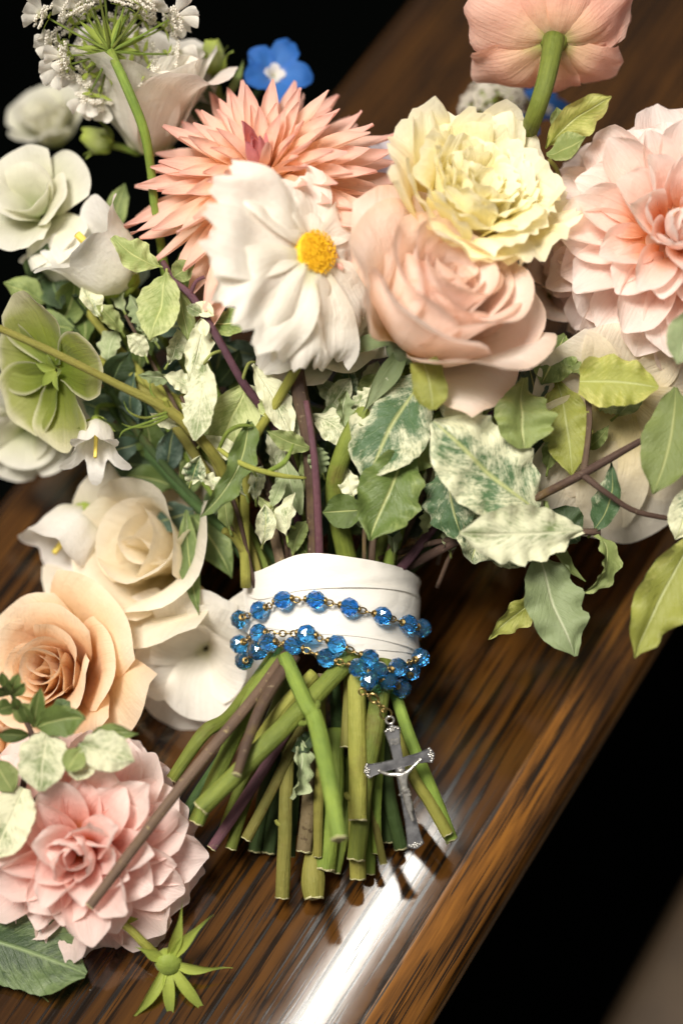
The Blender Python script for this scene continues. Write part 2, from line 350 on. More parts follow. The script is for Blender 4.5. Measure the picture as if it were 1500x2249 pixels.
M['blue'] = petal_mat('blue_petal', [(0.0, '#8fa8dc'), (0.3, '#3f7ccc'), (1.0, '#2a68bc')], vein=0.08, transl=0.2)
M['helle'] = petal_mat('hellebore_petal', [(0.0, '#74862c'), (0.5, '#8f9a44'), (0.85, '#a8ac68'), (1.0, '#cfcba4')], vein=0.14, edge=('#dcd8b8', 0.88, 7.0))
M['bud'] = petal_mat('bud_petal', [(0.0, '#a6c040'), (0.5, '#cfd89a'), (1.0, '#c5d36a')], vein=0.16)
M['sepal'] = petal_mat('green_sepal', [(0.0, '#b4c25a'), (0.5, '#aabb58'), (1.0, '#98aa50')], vein=0.10, transl=0.2, rough=0.45)
M['sepal_dark'] = petal_mat('grey_green_sepal', [(0.0, '#6d7d52'), (1.0, '#8f9a76')], vein=0.10, transl=0.15)
M['disc'] = plain('yellow_disc', '#e8bd10', 0.7, noise_c='#d29a08', nscale=900, bstr=0.4)
M['stem'] = stem_mat('green_stem', '#87953e', '#53662a', ('#8a7440', 0.68))
M['stem_lime'] = stem_mat('lime_stem', '#a09c4a', '#7a7e36', ('#8a6a3a', 0.70))
M['stem_olive'] = stem_mat('olive_stem', '#8a8540', '#666a30', ('#6e5230', 0.62))
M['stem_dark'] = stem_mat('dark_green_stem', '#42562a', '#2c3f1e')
M['stem_brown'] = stem_mat('brown_twig', '#5e4b3c', '#3a2a26', ('#8a7a64', 0.62), rough=0.6, bumpy=0.6)
M['stem_tan'] = stem_mat('dry_tan_stem', '#7a6550', '#54443a', ('#9a8a60', 0.6), rough=0.6, bumpy=0.6)
M['stem_grey'] = stem_mat('mottled_grey_stem', '#847656', '#6a6240', ('#55482f', 0.55), rough=0.55)
M['stem_purple'] = stem_mat('purple_stem', '#6e4a52', '#4e3440', ('#7a7a50', 0.66), rough=0.45)
M['cut'] = plain('cut_pith', '#cfc8a0', 0.85, noise_c='#a5a468', nscale=1200, bstr=0.6)
M['leaf_var'] = leaf_mat('variegated_leaf', '#58794a', '#dbdcb6', 0.50, deep='#3e6040')
M['leaf_pale'] = leaf_mat('pale_variegated_leaf', '#75884f', '#dedfba', 0.62, deep='#8b9a68', midrib='#d9dab4')
M['leaf_olive'] = leaf_mat('olive_leaf', '#8d9c55', '#b3ba7c', 0.40, deep='#75863f', scale=120, rough=0.5)
M['leaf_sage'] = leaf_mat('sage_leaf', '#9aaa78', '#b8c094', 0.42, deep='#8a9c68', scale=90, rough=0.55, midrib='#c8cfa6')
M['leaf_yellow'] = leaf_mat('yellowing_leaf', '#a5a83e', '#c4c169', 0.46, deep='#868f35', scale=140, rough=0.45)
M['leaf_green'] = leaf_mat('green_leaf', '#6a7e38', '#93a25c', 0.36, deep='#50682c', scale=110)
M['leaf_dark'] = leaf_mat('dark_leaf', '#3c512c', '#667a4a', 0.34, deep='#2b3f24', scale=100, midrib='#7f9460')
M['leaf_teal'] = leaf_mat('teal_leaf', '#4f6a56', '#8fa596', 0.42, deep='#3f5a4c', scale=260)
# ------------------------------------------------------------------ setting: pew seat, pew back, floor
def wood_mat(name, dark, mid, light, rough=0.30, coat=0.35, grain=1.0, bstr=0.25):
    m, nt, b, out = base_mat(name); tc = N(nt, 'ShaderNodeTexCoord'); vec = tc.outputs['Object']
    wr = tex_noise(nt, vec, 9, 3, 0.5, (0.35, 1, 1))
    n1 = tex_noise(nt, vec, 55 * grain, 5, 0.7, (0.05, 1, 1))
    n2 = tex_noise(nt, vec, 210 * grain, 4, 0.68, (0.022, 1, 1))
    pores = tex_noise(nt, vec, 420 * grain, 2, 0.5, (0.022, 1, 1))
    f = math_n(nt, 'ADD', math_n(nt, 'MULTIPLY', n1, 0.75), math_n(nt, 'MULTIPLY', wr, 0.35))
    c = ramp(nt, [(0.36, dark), (0.50, mid), (0.66, light)], f)
    ln = ramp(nt, [(0.50, (0, 0, 0, 1)), (0.55, (1, 1, 1, 1))], n2)
    c = mixc(nt, c, lin(dark), math_n(nt, 'MULTIPLY', ln, 0.92))
    pr = ramp(nt, [(0.58, (0, 0, 0, 1)), (0.61, (1, 1, 1, 1))], pores)
    c = mixc(nt, c, (0.006, 0.004, 0.003, 1), math_n(nt, 'MULTIPLY', pr, 0.85))
    nt.links.new(c, b.inputs['Base Color'])
    blot = tex_noise(nt, vec, 30, 4, 0.6)
    nt.links.new(math_n(nt, 'ADD', rough - 0.06, math_n(nt, 'MULTIPLY', math_n(nt, 'ADD', blot, math_n(nt, 'MULTIPLY', pr, 0.8)), 0.07)), b.inputs['Roughness'])
    b.inputs['Specular IOR Level'].default_value = 0.5; b.inputs['Coat Weight'].default_value = coat; b.inputs['Coat Roughness'].default_value = 0.16
    h = math_n(nt, 'SUBTRACT', math_n(nt, 'MULTIPLY', n1, 0.4), math_n(nt, 'ADD', math_n(nt, 'MULTIPLY', ln, 0.5), pr))
    nrm = bump(nt, h, bstr, 0.0012, b); nt.links.new(nrm, b.inputs['Coat Normal'])
    return m
M['wood'] = wood_mat('stained_oak', '#100904', '#37210c', '#523413', rough=0.095, coat=0.0, grain=1.3, bstr=0.003)
M['wood_edge'] = wood_mat('lit_edge_oak', '#130a04', '#744a1c', '#a46e26', rough=0.30, coat=0.0, grain=2.0, bstr=0.03)  # same wood as the seat; light on the rounded edge put into its colour
M['floor'] = plain('dark_floor', '#060807', 0.9, noise_c='#090b0a', nscale=6, Specular_IOR_Level=0.0)
def struct(name, me, mtx=None):
    o = obj(name, me, None, mtx); o['kind'] = 'structure'; return o
EA = on_bench(795, 2249); EB = on_bench(1136, 1700)
ex = (EB - EA).normalized(); ey = Vector((ex.y, -ex.x, 0)); NR = 0.020
BM = Matrix(((ex.x, ey.x, 0, EA.x), (ex.y, ey.y, 0, EA.y), (0, 0, 1, 0), (0, 0, 0, 1)))
BACKY = (BM.inverted() @ on_bench(-190, 1330)).y
XS = [-0.7 + 0.05 * i for i in range(45)]
prof = [(BACKY, -0.045), (BACKY, -0.003), (BACKY + 0.003, 0)] + [(BACKY + 0.01 + (-0.06 - BACKY - 0.01) * k / 6, 0) for k in range(7)]
for k in range(1, 8): prof.append((-0.06 + 0.068 * k / 8, -0.0009 * (k / 8) ** 3))
seat = struct('bench_seat', grid_mesh('bench_seat', [[Vector((x, y, z)) for (y, z) in prof] for x in XS], M['wood']), BM)
edge = [(-0.06 + 0.068 * 7 / 8 - 0.0006, -0.00085), (0.0005, -0.00085), (0.0014, -0.0010), (0.0024, -0.0012)]
for k in range(0, 19):
    a = R_(82 - 172 * k / 18); edge.append((NR * math.cos(a) * 1.12 + 0.0005, -NR - 0.0013 + NR * math.sin(a)))
edge += [(-0.05, -2 * NR - 0.0025)]
obj('front_nosing', grid_mesh('front_nosing', [[Vector((x, y, z)) for (y, z) in edge] for x in XS], M['wood_edge']), seat)
struct('floor', grid_mesh('floor', [[Vector((x, y, -0.45)) for y in (-3, 0, 3)] for x in (-3, 0, 3)], M['floor']))
# kneeler in front of the pew: padded board on two feet, far out of focus
def kneeler():
    q = BM.inverted() @ on_bench(1330, 2249, -0.30); y0 = q.y
    root = thing('kneeler', 'blurred brown wooden kneeler on the dark floor at the lower right corner', 'kneeler', BM @ Vector((0.2, y0, -0.45)))
    root.matrix_basis = Matrix.Translation(BM @ Vector((0.2, y0, -0.45))) @ BM.to_3x3().to_4x4()
    def rbox(name, x0, x1, ya, yb, za, zb, mat, r=0.012):
        pr = []
        for cx, cy, s in ((yb - r, zb - r, 0), (ya + r, zb - r, 90), (ya + r, za + r, 180), (yb - r, za + r, 270)):
            for k in range(4): a = R_(s + 30 * k); pr.append((cx + r * math.cos(a), cy + r * math.sin(a)))
        n = len(pr); verts = [Vector((x, y, z)) for x in (x0, x1) for (y, z) in pr]
        faces = [(i, (i + 1) % n, n + (i + 1) % n, n + i) for i in range(n)] + [tuple(range(n))[::-1], tuple(range(n, 2 * n))]
        return obj(name, new_mesh(name, verts, faces, mat, [(0, 0)] * len(verts), smooth=False), root)
    rbox('kneeling_board', -0.8, 1.0, 0, 0.2, 0.12, 0.16, M['kneel'])
    rbox('foot', -0.5, -0.44, 0.03, 0.17, 0.0, 0.12, M['kneel']); rbox('foot', 0.6, 0.66, 0.03, 0.17, 0.0, 0.12, M['kneel'])
M['kneel'] = plain('kneeler_wood', '#55442f', 0.6, noise_c='#443423', nscale=20)
kneeler()

# ------------------------------------------------------------------ flower builders
GA = math.pi * (3 - math.sqrt(5))
def jit(rn, a): return rn.uniform(-a, a)
def flower(name, label, cat, px, py, d, ax, roll=0.0, group=None): return thing(name, label, cat, FP(px, py, d), wdir(*ax), roll, group)
def core_ball(root, r, z, mat, name='flower_core', sq=0.8):
    g = [[Vector((r * math.sin(t) * math.cos(a), r * math.sin(t) * math.sin(a), z + r * sq * math.cos(t))) * S for a in [2 * math.pi * i / 12 for i in range(13)]] for t in [math.pi * j / 8 for j in range(9)]]
    return obj(name, grid_mesh(name, g, mat), root)
def dahlia(root, R, n, mat, core, seed, amax, Lr, Wr, cupr, bend, prof, inner=0.12, rc=0.22, ruf=0.0, curl=0.0, tr=0.0, twist=0.3, p=0.62, nu=8, nv=10, jitl=0.08, tipc=0, loose=4):
    rn = random.Random(seed); core_ball(root, R * rc * 1.0, 0, core)
    for i in range(n):
        f = (i + 0.5) / n; al = amax * f ** p + jit(rn, loose); a0 = 90 - al
        L = R * (Lr[0] + (Lr[1] - Lr[0]) * f ** 0.8) * (1 + jit(rn, jitl)); Wd = R * (Wr[0] + (Wr[1] - Wr[0]) * f ** 0.55) * (1 + jit(rn, 0.12))
        if f < inner: th = [a0, a0 + 6, a0 + 22, a0 + 34]
        else:
            q = (f - inner) / (1 - inner); bb = bend[0] + (bend[1] - bend[0]) * q + jit(rn, 9)
            th = [a0 + 8, a0 + 3, a0 + bb * 0.4, a0 + bb, a0 + bb + tipc * (1 + jit(rn, .5))]
        rb = R * rc * 0.8
        c = cupr[0] + (cupr[1] - cupr[0]) * f + jit(rn, 0.15)
        petal(root, core if f < inner else mat, i * GA + jit(rn, 0.08), (jit(rn, 0.07), 0), L=L, W=Wd, th=th, prof=prof, cup=(c * 1.1, c), r0=rb * math.sin(R_(al)), z0=rb * math.cos(R_(al)),
              ruf=ruf, curl=curl, tr=tr, seed=seed * 1000 + i, nu=nu, nv=nv, twist=jit(rn, twist), ns=0.035, bow=jit(rn, 0.04))
def rose(root, R, H, n, mat, seed, th_in=(68, 92, 97, 96, 92), th_out=(12, 50, 66, 45, -25), ruf=0.02, curl=0.25, tr=0.26, w=(0.30, 0.78), cup=(2.1, 0.95), rf=2.0, teeth=0.0, tf=5, f0=0.0, nu=14, nv=13, ns=0.05, trp=2.2, prof=(0.3, 0.66, 0.9, 1.0, 0.97), hp=0.8):
    rn = random.Random(seed)
    for i in range(n):
        f = f0 + (1 - f0) * i / max(n - 1, 1); fj = min(max(f + jit(rn, 0.05), 0), 1)
        th = [t + jit(rn, 5) for t in mixl(list(th_in), list(th_out), fj ** 1.25)]
        petal(root, mat, i * GA + jit(rn, 0.2), (jit(rn, 0.05), jit(rn, 0.05)), L=H * (0.66 + 0.34 * f ** hp) * (1 + jit(rn, 0.06)), W=R * (w[0] + (w[1] - w[0]) * f) * (1 + jit(rn, 0.1)), th=th,
              prof=list(prof), cup=(cup[0] + (cup[1] - cup[0]) * f, (cup[0] + (cup[1] - cup[0]) * f) * 0.85), tr=tr, trp=trp, ruf=ruf * (0.4 + 0.6 * f), rf=rf + jit(rn, 0.7), teeth=teeth, tf=tf,
              r0=R * (0.02 + 0.08 * f), z0=R * 0.06 * (1 - f), curl=curl * f + jit(rn, 0.06), seed=seed * 1000 + i, nu=nu, nv=nv, ns=ns, bow=jit(rn, 0.06))
def sepals(root, n, L, W, th, mat, seed, z0=0, r0=6, name='sepal', **kw):
    rn = random.Random(seed)
    for i in range(n):
        petal(root, mat, 2 * math.pi * i / n + jit(rn, 0.25), name=name, L=L * (1 + jit(rn, 0.2)), W=W, th=[t + jit(rn, 12) for t in th], prof=kw.get('prof', [0.7, 1.0, 0.8, 0.4, 0.02]), cup=(0.8, 0.5), r0=r0, z0=z0, seed=seed * 77 + i, nu=6, nv=9, ns=0.06, twist=jit(rn, 0.5), bow=jit(rn, 0.1))
def bell(root, R, L, mat, seed, flare=1.5, lobes=5, lob=0.35, recurve=60):
    g = []; nu = 50; nv = 18; rn = random.Random(seed); ph = rn.uniform(0, 6)
    for j in range(nv + 1):
        v = j / nv; row = []
        for i in range(nu + 1):
            a = 2 * math.pi * (i % nu) / nu; lo = 0.5 + 0.5 * math.cos(lobes * a + ph); lo = lo ** 0.8
            s = v * (1 - lob * (1 - lo)); body = sp([0.25, 0.72, 0.86, 0.92, 1.0], min(s / 0.8, 1))
            ov = max(0, (s - 0.66) / 0.34); r = R * body + R * (flare - 1) * ov ** 1.6; z = L * s - L * 0.14 * ov ** 2.2 * recurve / 60
            r *= 1 + 0.035 * math.cos(lobes * a + ph + math.pi) * (1 - ov) + 0.05 * noise.noise(Vector((math.cos(a) * 2, math.sin(a) * 2, v * 3 + seed)))
            row.append(Vector((r * math.cos(a), r * math.sin(a), z)) * S)
        g.append(row)
    return obj('corolla', grid_mesh('corolla', g, mat), root)
def lathe(root, name, pr, mat, seg=12):
    g = [[Vector((r * math.cos(2 * math.pi * i / seg), r * math.sin(2 * math.pi * i / seg), z)) * S for i in range(seg + 1)] for (r, z) in pr]
    return obj(name, grid_mesh(name, g, mat), root)
def bumps(root, name, pts, mat, n=6):
    # many tiny florets joined as one part; pts: (Vector px, radius px)
    verts = []; faces = []
    for p, r in pts:
        b = len(verts); verts.append((p + Vector((0, 0, r))) * S); verts.append((p - Vector((0, 0, r))) * S)
        for i in range(n): a = 6.2832 * i / n; verts.append((p + Vector((math.cos(a) * r, math.sin(a) * r, r * (0.2 if i % 2 else -0.2)))) * S)
        for i in range(n): faces += [(b, b + 2 + i, b + 2 + (i + 1) % n), (b + 1, b + 2 + (i + 1) % n, b + 2 + i)]
    o = obj(name, new_mesh(name, verts, faces, mat, [(0.5, 0.7)] * len(verts)), root); o['kind'] = 'stuff'; return o

SHELL = [0.4, 0.72, 0.95, 1.05, 1.02, 0.84, 0.34]; DAH = [0.45, 0.8, 1.0, 0.95, 0.7, 0.3, 0.02]; CACT = [0.5, 0.85, 1.0, 1.0, 0.9, 0.66, 0.10]; BROAD = [0.35, 0.7, 0.95, 1.0, 0.9, 0.55, 0.04]

# coral cactus dahlia behind the white cosmos
f = flower('coral_dahlia', 'large spiky coral dahlia with narrow pointed petals behind the white cosmos', 'dahlia', 585, 405, -0.008, (-0.14, 0.58, 0.80))
dahlia(f, 300, 132, M['coral'], M['coral_core'], 3, 114, (0.38, 1.04), (0.06, 0.120), (1.25, 1.0), (-6, 4), CACT, inner=0.07, rc=0.12, twist=0.5, p=0.60, jitl=0.1, tipc=8)
tube(f, 'stem', [(585, 430, -0.03), (620, 760, -0.05), (680, 1250, -0.035)], [16, 15, 15], M['stem'])

# white cosmos in front of it
f = flower('white_cosmos', 'white cosmos with ragged petals and yellow centre in front of the coral dahlia', 'cosmos', 690, 556, 0.028, (0.60, 0.10, 0.79))
rn = random.Random(5)
for i, (deg, L_, W_) in enumerate(((168, 252, 132), (216, 248, 126), (118, 158, 118), (262, 236, 122), (70, 118, 106), (310, 186, 108), (15, 108, 98))):
    ml = cdir_local(f, math.cos(R_(deg)), math.sin(R_(deg)), 0); az = math.atan2(ml.y, ml.x)
    petal(f, M['white'], az, (jit(rn, 0.10), 0), L=L_ * 0.95, W=W_ * 0.95, th=[14, 2, -8 + jit(rn, 5), -14 + jit(rn, 8), -20 + jit(rn, 24)], prof=[0.22, 0.66, 0.96, 1.05, 1.0], cup=(0.35, 0.05), tr=0.12, trp=2.4,
          ruf=0.035, rf=2.0, teeth=0.10, tf=3.5, r0=20, z0=(i % 2) * 9 - 12, curl=0.03, ns=0.15, seed=960 + i, nu=28, nv=20, bow=jit(rn, 0.06))
core_ball(f, 47, -4, M['disc'], 'disc', 0.45)
pts = []
for i in range(330):
    r = 47 * math.sqrt((i + 0.5) / 330); a = i * GA; pts.append((Vector((r * math.cos(a), r * math.sin(a), 20 * math.sqrt(max(0, 1 - (r / 54) ** 2)) + 4 + rn.uniform(-2, 5))), rn.uniform(2.3, 3.3)))
bumps(f, 'disc_florets', pts, M['disc'])
tube(f, 'stem', [(678, 600, 0.008), (668, 760, 0.012), (610, 880, 0.004), (552, 980, -0.004), (538, 1100, -0.008), (540, 1290, -0.014)], [13, 12, 11, 11, 11, 12], M['stem_lime'])

# white rose under the cosmos
f = flower('white_rose', 'white rose with folded outer petals peeking out beneath the cosmos', 'rose', 710, 745, -0.03, (0.05, 0.35, 0.9))
rose(f, 150, 190, 14, M['greenwhite'], 14, th_out=(5, 30, 40, 20, -10), w=(0.4, 0.85), curl=0.2)
g_ = thing('fallen_white_petal', 'large folded white petal hanging below the cosmos beside its stem', 'petal', FP(640, 740, 0.0))
leaf(g_, (690, 690, 0.012), (575, 812, 0.004), 62, M['white'], sag=0.12, fold=0.35, prof=[0.6, 0.95, 1.0, 0.95, 0.7, 0.3], ns=0.15, name='petal_blade')

# peach garden rose
f = flower('peach_rose', 'big peach garden rose with overlapping petals right of the white cosmos', 'rose', 895, 752, 0.008, (0.45, 0.56, 0.70))
rose(f, 268, 316, 27, M['peach'], 21, th_out=(6, 42, 64, 52, -4), ruf=0.02, curl=0.30, tr=0.24, w=(0.26, 0.82), cup=(2.3, 0.98))
for k, (ph, ln) in enumerate(((-2.2, 215), (-1.2, 220), (-0.3, 215))):
    petal(f, M['peach'], ph, L=ln * 1.15, W=172, th=[-10, 20, 40, 20, -30], prof=[0.35, 0.7, 0.95, 1, 0.95], cup=(0.8, 0.6), tr=0.28, ruf=0.02, r0=20, z0=-14, curl=0.35, seed=2200 + k, nu=14, nv=13, ns=0.06)
lathe(f, 'calyx', [(0, -50), (30, -46), (44, -22), (40, 0), (20, 8)], M['sepal_dark'])
sepals(f, 5, 130, 26, [-20, -40, -55, -35, -10], M['sepal_dark'], 8, z0=-18, r0=34)
tube(f, 'stem', [(893, 790, -0.008), (852, 850, 0.0), (790, 925, 0.006), (752, 1000, 0.004), (735, 1090, -0.004), (770, 1260, -0.018)], [21, 23, 22, 21, 21, 23], M['stem'], seg=12)

# yellow ruffled lisianthus
f = flower('yellow_lisianthus', 'pale yellow frilly lisianthus with ruffled rims above the peach rose', 'lisianthus', 985, 512, -0.006, (0.36, 0.50, 0.78))
rose(f, 222, 255, 26, M['yellow'], 31, th_in=(60, 86, 92, 86, 74), th_out=(14, 44, 58, 36, 6), ruf=0.075, rf=3.4, curl=0.05, tr=0.12, teeth=0.035, tf=7, w=(0.34, 0.80), cup=(1.6, 0.75), nu=24, nv=14, ns=0.10)

# blush ball dahlia at the right border
f = flower('blush_dahlia', 'full pale blush ball dahlia with orange heart at the right edge', 'dahlia', 1482, 525, -0.008, (0.02, 0.10, 0.99))
dahlia(f, 335, 128, M['blush'], M['blush'], 41, 134, (0.40, 0.72), (0.13, 0.27), (1.25, 0.95), (2, -30), SHELL, inner=0.08, rc=0.34, ruf=0.02, curl=0.02, twist=0.45, p=0.60, nu=12, nv=14, tipc=-16, jitl=0.14, tr=0.16, loose=8)

# ranunculus seen from behind, top right
f = flower('peach_ranunculus', 'peach ranunculus seen from behind on a thick green stem at the top', 'ranunculus', 1216, 88, -0.004, (0.06, 0.72, -0.58))
rn = random.Random(63)
for i in range(44):
    q = i / 43; ph = i * GA
    out_ = [-14 + jit(rn, 8), 16 + jit(rn, 12), 50 + jit(rn, 16), 78 + jit(rn, 26)] if i % 3 else [-26 + jit(rn, 6), -4 + jit(rn, 14), 18 + jit(rn, 18), 40 + jit(rn, 34)]
    petal(f, M['ran'], ph + jit(rn, 0.15), (jit(rn, 0.12), jit(rn, 0.10)), L=215 * (0.72 + 0.28 * q) * (1 + jit(rn, 0.12)), W=70 * (0.8 + 0.35 * q) * (1 + jit(rn, 0.2)), th=mixl([60, 85, 95, 95], out_, q ** 0.7), prof=[0.28, 0.7, 0.97, 1.0, 0.9], cup=(0.8, 0.7), tr=0.26, trp=2.0,
          ruf=0.045, rf=1.6, r0=14, z0=-10 * q, curl=0.10, seed=6300 + i, nu=12, nv=12, ns=0.07, bow=jit(rn, 0.08))
lathe(f, 'calyx', [(0, -26), (20, -24), (30, -12), (34, -2), (20, 4)], M['stem'])
tube(f, 'stem', [(1217, 82, 0.006), (1200, 170, 0.012), (1175, 250, 0.008), (1140, 350, -0.02), (1000, 800, -0.06), (820, 1250, -0.03)], [24, 21, 20, 20, 19, 18], M['stem'], seg=12)

# orlaya lace flower, top left
def lace(root, seed, n=17, cone=78, L=150, big=True, petal_mat_=None):
    rn = random.Random(seed); pts = []; pm = petal_mat_ or M['white']
    for i in range(n):
        al = R_(cone) * math.sqrt((i + 0.4) / n); a = i * GA + jit(rn, 0.1); ln = L * (0.66 + 0.46 * rn.random())
        d = Vector((math.sin(al) * math.cos(a), math.sin(al) * math.sin(a), math.cos(al)))
        tip = d * ln + Vector((0, 0, 0.10 * ln * math.sin(al)))
        me, _, _ = tube_mesh('ray', [Vector((0, 0, 0)), d * ln * 0.55 * S, tip * S], [4.4 * S, 3.0 * S, 2.4 * S], M['stem'], seg=6, sub=3)
        obj('ray', me, root)
        t = d.orthogonal().normalized(); bb = d.cross(t); loc = []
        for k in range(17):
            rr = 31 * math.sqrt((k + 0.3) / 17); aa = k * GA; c = tip + (t * math.cos(aa) + bb * math.sin(aa)) * rr + d * (20 - rr * 0.18 + jit(rn, 9))
            loc.append((c, 3.6))
            for m in range(5):
                e = c + (t * math.cos(m * 1.2566 + k) + bb * math.sin(m * 1.2566 + k)) * 5.6 + d * 2; loc.append((e, rn.uniform(2.2, 3.6)))
        bumps(root, 'floret_cluster', loc, pm, 5)
        for k in range(3):                                  # small green bractlets under each cluster
            aa = k * 2.1 + i; q = (t * math.cos(aa) + bb * math.sin(aa))
            pg = petal_grid(L=34, W=6, th=[10, 0, -10], prof=LANCE, cup=(0.5, 0.4), seed=i * 7 + k, nu=4, nv=6)
            mt = Matrix.Translation(tip * S) @ d.to_track_quat('Z', 'X').to_matrix().to_4x4() @ Matrix.Rotation(aa, 4, 'Z')
            obj('bract', grid_mesh('bract', pg, M['sepal']), root, mt)
        if big and i > n * 0.42:                            # long outer petals of the rim florets
            for k in range(3):
                mt = Matrix.Translation((tip + d * 12) * S) @ Matrix.Rotation(a + (k - 1) * 0.55 + jit(rn, 0.15), 4, 'Z')
                pg = petal_grid(L=rn.uniform(34, 62), W=rn.uniform(12, 18), th=[6, -18, -42 + jit(rn, 22), -60 + jit(rn, 22)], prof=[0.2, 0.5, 0.9, 1.0, 0.6], cup=(0.5, 0.7), tr=0.15, seed=seed + i * 9 + k, nu=7, nv=8, r0=10)
                obj('rim_petal', grid_mesh('rim_petal', pg, pm), root, mt)
    for i in range(9):                                      # bracts at the hub
        pg = petal_grid(L=rn.uniform(64, 98), W=9, th=[28, 14, 8 + jit(rn, 12), 2], prof=LANCE, cup=(0.8, 0.5), seed=seed + i, nu=5, nv=8)
        obj('bract', grid_mesh('bract', pg, M['sepal']), root, Matrix.Rotation(i * 0.7 + jit(rn, 0.2), 4, 'Z'))
f = flower('lace_flower', 'white lacy umbel seen from below on a thin green stem at top left', 'lace flower', 243, 112, -0.006, (-0.10, 0.50, -0.80))
lace(f, 71, n=36, cone=86, L=132)
tube(f, 'stem', [(243, 112, -0.004), (283, 200, 0.0), (318, 290, -0.004), (333, 380, -0.014), (345, 480, -0.02), (400, 760, -0.04), (560, 1260, -0.03)], [10, 11, 11, 10, 10, 10, 10], M['stem'])
f = flower('small_lace_flower', 'blurred little white lacy flower head behind the yellow lisianthus', 'lace flower', 1090, 250, -0.09, (0.0, 0.7, 0.6))
lace(f, 75, n=9, cone=70, L=75, big=False)

# blue delphinium blossoms
def delphinium(root, R, seed, n=5):
    rn = random.Random(seed)
    for i in range(n):
        petal(root, M['blue'], 2 * math.pi * i / n + jit(rn, 0.15), (jit(rn, 0.1), 0), L=R * (1 + jit(rn, 0.14)), W=R * 0.37, th=[40, 26, 12, -10 + jit(rn, 24)], prof=[0.25, 0.75, 1.0, 0.95, 0.8], cup=(0.5, 0.4), tr=0.25, ruf=0.03, r0=5, seed=seed * 31 + i, nu=10, nv=10, ns=0.08)
    for i in range(4):
        petal(root, M['white'], 1.57 * i + 0.4, name='inner_petal', L=R * 0.34, W=R * 0.14, th=[60, 40, 10], prof=[0.4, 0.9, 1, 0.8], cup=(0.6, 0.5), tr=0.2, r0=2, seed=seed * 41 + i, nu=6, nv=6)
f = flower('blue_delphinium', 'blue delphinium blossom with white eye against the dark above the coral dahlia', 'delphinium', 600, 168, -0.06, (0.25, 0.25, 0.9), 0.4)
delphinium(f, 92, 7)
tube(f, 'stem', [(600, 175, -0.064), (545, 330, -0.07), (600, 1240, -0.05)], [7, 8, 9], M['stem_dark'])
f = flower('blue_delphinium', 'blurred blue delphinium blossom half hidden behind the ranunculus stem', 'delphinium', 1195, 245, -0.085, (0.3, 0.4, 0.8), 0.1)
delphinium(f, 62, 9)
f = flower('blue_delphinium', 'faint blue delphinium blossom low behind the ranunculus stem base', 'delphinium', 1150, 285, -0.075, (-0.3, 0.5, 0.8), 0.9)
delphinium(f, 48, 11)

# cream flowers at the upper left, out of focus
f = flower('cream_lisianthus', 'large blurred cream lisianthus behind the lace flower', 'lisianthus', 325, 340, -0.050, (0.12, 0.84, 0.40))
rose(f, 200, 305, 11, M['white'], 81, th_in=(70, 86, 86, 80, 76), th_out=(40, 70, 66, 36, -6), ruf=0.05, rf=2.2, curl=0.15, tr=0.18, w=(0.5, 0.85), cup=(1.5, 0.9))
f = flower('dim_cream_lisianthus', 'dim cream blossom in shadow left of the lace flower stem', 'lisianthus', 130, 315, -0.125, (-0.3, 0.6, 0.72))
rose(f, 120, 150, 10, M['greenwhite'], 83, th_out=(30, 50, 50, 20, 0), ruf=0.04, w=(0.5, 0.8), cup=(1.4, 0.8))
f = flower('green_white_lisianthus', 'greenish white open blossom at the left edge above the bellflowers', 'lisianthus', 95, 475, -0.05, (-0.25, 0.40, 0.86))
rose(f, 128, 175, 9, M['greenwhite'], 85, th_in=(60, 76, 70, 60, 50), th_out=(20, 26, 16, 0, -30), ruf=0.05, rf=1.6, curl=0.3, tr=0.2, w=(0.5, 0.72), cup=(0.9, 0.5))
tube(f, 'stem', [(100, 490, -0.06), (170, 640, -0.06), (320, 860, -0.06), (560, 1260, -0.05)], [10, 11, 12, 12], M['stem'])

# lisianthus buds
def bud(root, R, L, seed):
    rn = random.Random(seed)
    for i in range(6):
        petal(root, M['bud'], i * 2.3, name='bud_petal', L=L * (1 + jit(rn, 0.06)), W=R * 0.95, th=[10, 62, 92, 104, 122], prof=[0.4, 0.9, 1.0, 0.75, 0.35], cup=(1.1, 1.2), r0=R * 0.1, seed=seed + i, nu=8, nv=9, ns=0.03)
    sepals(root, 5, L * 0.75, R * 0.2, [0, 60, 80, 50, 20], M['sepal'], seed, r0=R * 0.3)
f = flower('lisianthus_bud', 'pale green rounded bud left of the blue delphinium blossom', 'bud', 470, 162, -0.05, (-0.05, 0.92, 0.35))
bud(f, 40, 92, 3)
tube(f, 'stem', [(470, 160, -0.05), (485, 240, -0.055), (500, 400, -0.06)], [9, 9, 10], M['stem'])
for k, (b, t, w) in enumerate((((485, 240, -0.05), (440, 160, -0.045), 14), ((488, 225, -0.05), (535, 130, -0.05), 9), ((480, 270, -0.052), (415, 215, -0.05), 26), ((490, 280, -0.05), (505, 190, -0.05), 16))):
    leaf(f, b, t, w, M['leaf_dark' if k != 1 else 'leaf_green'], side=0.15 * (-1) ** k, sag=0.1, prof=LANCE, seed=k)
f = flower('lisianthus_bud', 'pale green ribbed bud beside the lace flower stem', 'bud', 245, 318, -0.055, (-0.90, 0.25, 0.4))
bud(f, 42, 88, 8)
tube(f, 'stem', [(245, 318, -0.055), (300, 335, -0.058), (400, 380, -0.06), (560, 1100, -0.06)], [9, 9, 9, 10], M['stem'])

